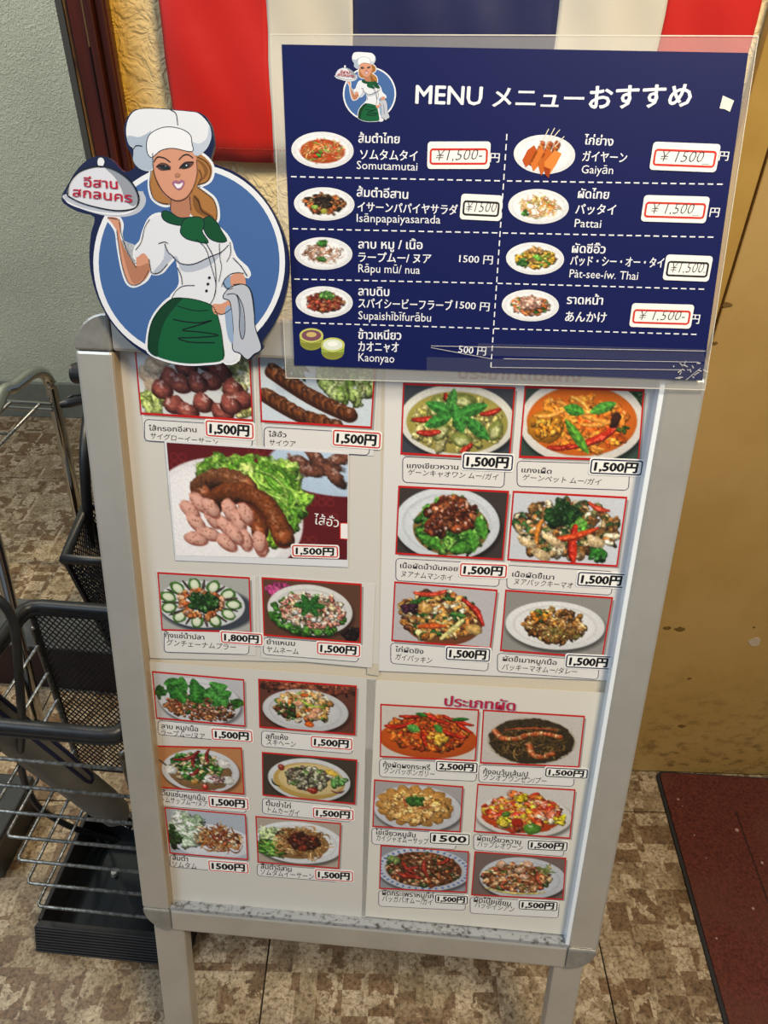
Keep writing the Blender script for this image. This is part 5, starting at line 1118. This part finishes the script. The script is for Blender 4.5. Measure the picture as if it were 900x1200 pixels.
# the front basket, a part of the bicycle
rim = [np.array(p) for p in (p1, p2, p3, p4)]; cB = sum(rim) / 4; bot = [cB - np.array([-.01, 0, .20]) + (p - cB) * .7 for p in rim]
b = MB()
for i in range(4): mesh_wall(b, rim[i] - bo, rim[(i + 1) % 4] - bo, bot[(i + 1) % 4] - bo, bot[i] - bo, 13, 18, .0012)
MB().tube(RB(rim), .009, 8, closed=True).build('basket_rim', BLACKP, bk, True)
b.build('basket_mesh', BLACKP, bk, kind='stuff')
for i in range(4): MB().tube(RB([rim[i], bot[i]]), .005, 6).build('basket_post', BLACKP, bk)

# chrome tube rack with wire shelf at the left edge
cy0 = 1.15; ct_ = on_y((42, 432), cy0); lg1 = on_y((66, 480), cy0)
zt_ = float(ct_[2]); xl = float(lg1[0]); rf_ = on_z((107, 672), .004); ff_ = on_z((48, 858), .004); ftop = on_z((-34, 520), zt_)
ro = np.array([xl - .2, cy0 - .15, 0])
rk = thing('chrome_rack', 'chrome tube rack with thin wire shelf, at the left edge of the photo', 'rack', tuple(ro))
RR = lambda P: [np.array(p) - ro for p in P]
K_ = on_y((54, 424), cy0); zt_ = float(K_[2]); tm_ = on_z((0, 466), zt_); dirv = (tm_ - K_) / np.linalg.norm(tm_ - K_); up_ = (K_ - lg1) / np.linalg.norm(K_ - lg1); q_ = .06
ftop = on_z((-34, 512), zt_); P0, P2 = K_ - up_ * q_, K_ + dirv * q_
bend = [P0 * (1 - t) ** 2 + K_ * 2 * t * (1 - t) + P2 * t * t for t in np.linspace(0, 1, 9)]
arch = [rf_, rf_ * .5 + lg1 * .5] + bend + [tm_ * .5 + P2 * .5, tm_, ftop * .9 + (ff_ * .1), ftop * .6 + ff_ * .4, ff_]
arch = arch[:2] + bend + arch[11:]
MB().tube(RR(catmull(arch, 6, False)), .0105, 14).build('tube_frame', CHROME, rk, True)
z1 = float(on_y((60, 474), cy0 - .01)[2])
MB().tube(RR([(xl, cy0 - .01, z1), (xl - .5, cy0 - .01, z1)]), .004, 8).build('cross_bar', CHROME, rk, True)
MB().tube(RR([(xl, cy0 - .012, z1 - .011), (xl - .5, cy0 - .012, z1 - .011)]), .0035, 8).build('cross_bar', CHROME, rk, True)
xa = float(on_z((45, 475), z1)[0])
for k in range(5): MB().tube(RR([(xa - k * .055, cy0 - .012, z1), (xa - .0 - k * .055, cy0 - .34, z1)]), .0028, 8).build('shelf_wire', STEEL, rk, True)
yk = float(on_z((15, 507), z1)[1]); MB().tube(RR([(xa, yk, z1 - .003), (xl - .5, yk, z1 - .003)]), .0028, 8).build('shelf_wire', STEEL, rk, True)
MB().tube(RR([(xl - .52, cy0, .004), (xl - .5, cy0, zt_ - .02), (xl - .5, cy0 - .02, zt_), (xl - .5, cy0 - .26, zt_), (xl - .5, cy0 - .3, .004)]), .0092, 10).build('tube_frame', CHROME, rk, True)

# maroon carton standing behind the baskets
mz = on_z((60, 806)); box_y = float(mz[1]); mh = float(on_y((60, 758), box_y)[2])
bx0 = on_y((-60, 780), box_y)[0]; bx1 = on_y((165, 780), box_y)[0]
bt = thing('maroon_box', 'dark maroon box with grey lid on the floor, seen through the black mesh back panel', 'box', ((bx0 + bx1) / 2, box_y + .06, 0))
hb = (bx1 - bx0) / 2; MB().box((-hb, -.06, 0), (hb, .05, mh - .006)).build('box_body', noisy('dark_maroon_card', '25080c', '1a0609', 20, .6), bt, edge=.002)
MB().box((-hb - .001, -.062, mh - .006), (hb + .001, .052, mh)).build('box_lid', noisy('dull_grey_lid', '4a4c4e', '3a3c3e', 20, .55), bt, edge=.002)

# grey crate at the far left
gk = .075
ga, gc_ = on_z((28, 908), gk), on_z((2, 1004), gk)
gx = float((ga[0] + gc_[0]) / 2)
gb = thing('grey_crate', 'dark slate-grey flat crate on the floor at the left edge, behind the wire rings', 'crate', (gx - .16, float((ga[1] + gc_[1]) / 2), 0))
gh = float((ga[1] - gc_[1]) / 2)
MB().box((-.15, -gh + .005, 0), (.155, gh - .005, gk - .014)).build('crate_body', noisy('slate_plastic', '24282c', '1c1f22', 30, .35), gb, edge=.004)
MB().box((-.155, -gh, gk - .014), (.16, gh, gk)).build('crate_lid', noisy('slate_plastic_lid', '2c3034', '23272a', 30, .3), gb, edge=.003)

# grey cylinder leaning in the stand: closed umbrella sleeve with navy outline
A0 = on_y((-40, 816), TY + .06); A1 = on_y((142, 957), TY + .13)
ub = thing('umbrella_sleeve', 'pale grey rolled umbrella sleeve with navy outline leaning in the wire stand', 'umbrella', tuple(A1))
ax = A0 - A1; L_ = np.linalg.norm(ax); ax /= L_
MB().tube([(0, 0, 0), ax * .015, ax * .05, ax * L_], [.012, .019, .021, .0225], 24).build('sleeve', noisy('grey_sleeve', '85837c', '7a7872', 12, .5, .03), ub, True)
MB().tube([-ax * .035, -ax * .003], [.006, .009], 12).build('silver_tip', CHROME, ub, True)
toC = np.array([0, 0, CAM_H]) - (A0 + A1) / 2; toC -= (toC @ ax) * ax; toC /= np.linalg.norm(toC); sd = np.cross(ax, toC)
if sd[2] < 0: sd = -sd
def surf(t, a): r = .0215 + .0022 * t / L_; return ax * t + (toC * math.cos(a) + sd * math.sin(a)) * (r)
pth = [surf(L_, .35)] + [surf(L_ * q, .35) for q in (.8, .6, .45, .38)] + [surf(L_ * .35, .45), surf(L_ * .345, .65), surf(L_ * .36, .85)] + [surf(L_ * q, .95) for q in (.5, .7, 1)]
MB().tube(pth, .0022, 6).build('navy_outline', mat('navy_trim', '10183c', .5), ub, True)

# black hose looping through the stand
hp = [on_y(p, y) for p, y in (((-25, 690), TY + .03), ((2, 706), TY + .03), ((17, 735), TY + .03), ((22, 790), TY + .03), ((26, 850), TY + .045), ((25, 900), TY + .08), ((42, 942), TY + .10), ((75, 965), TY + .12), ((110, 978), TY + .15), ((160, 990), TY + .17))]
b = MB(); b.tube([p - hp[5] for p in catmull(hp, 6, False)], .0042, 10); hs = b.build('black_hose', BLACKP, None, True); hs.location = tuple(hp[5])
tag(hs, 'thick black cable looping down through the black rimmed wire umbrella stand', 'cable')
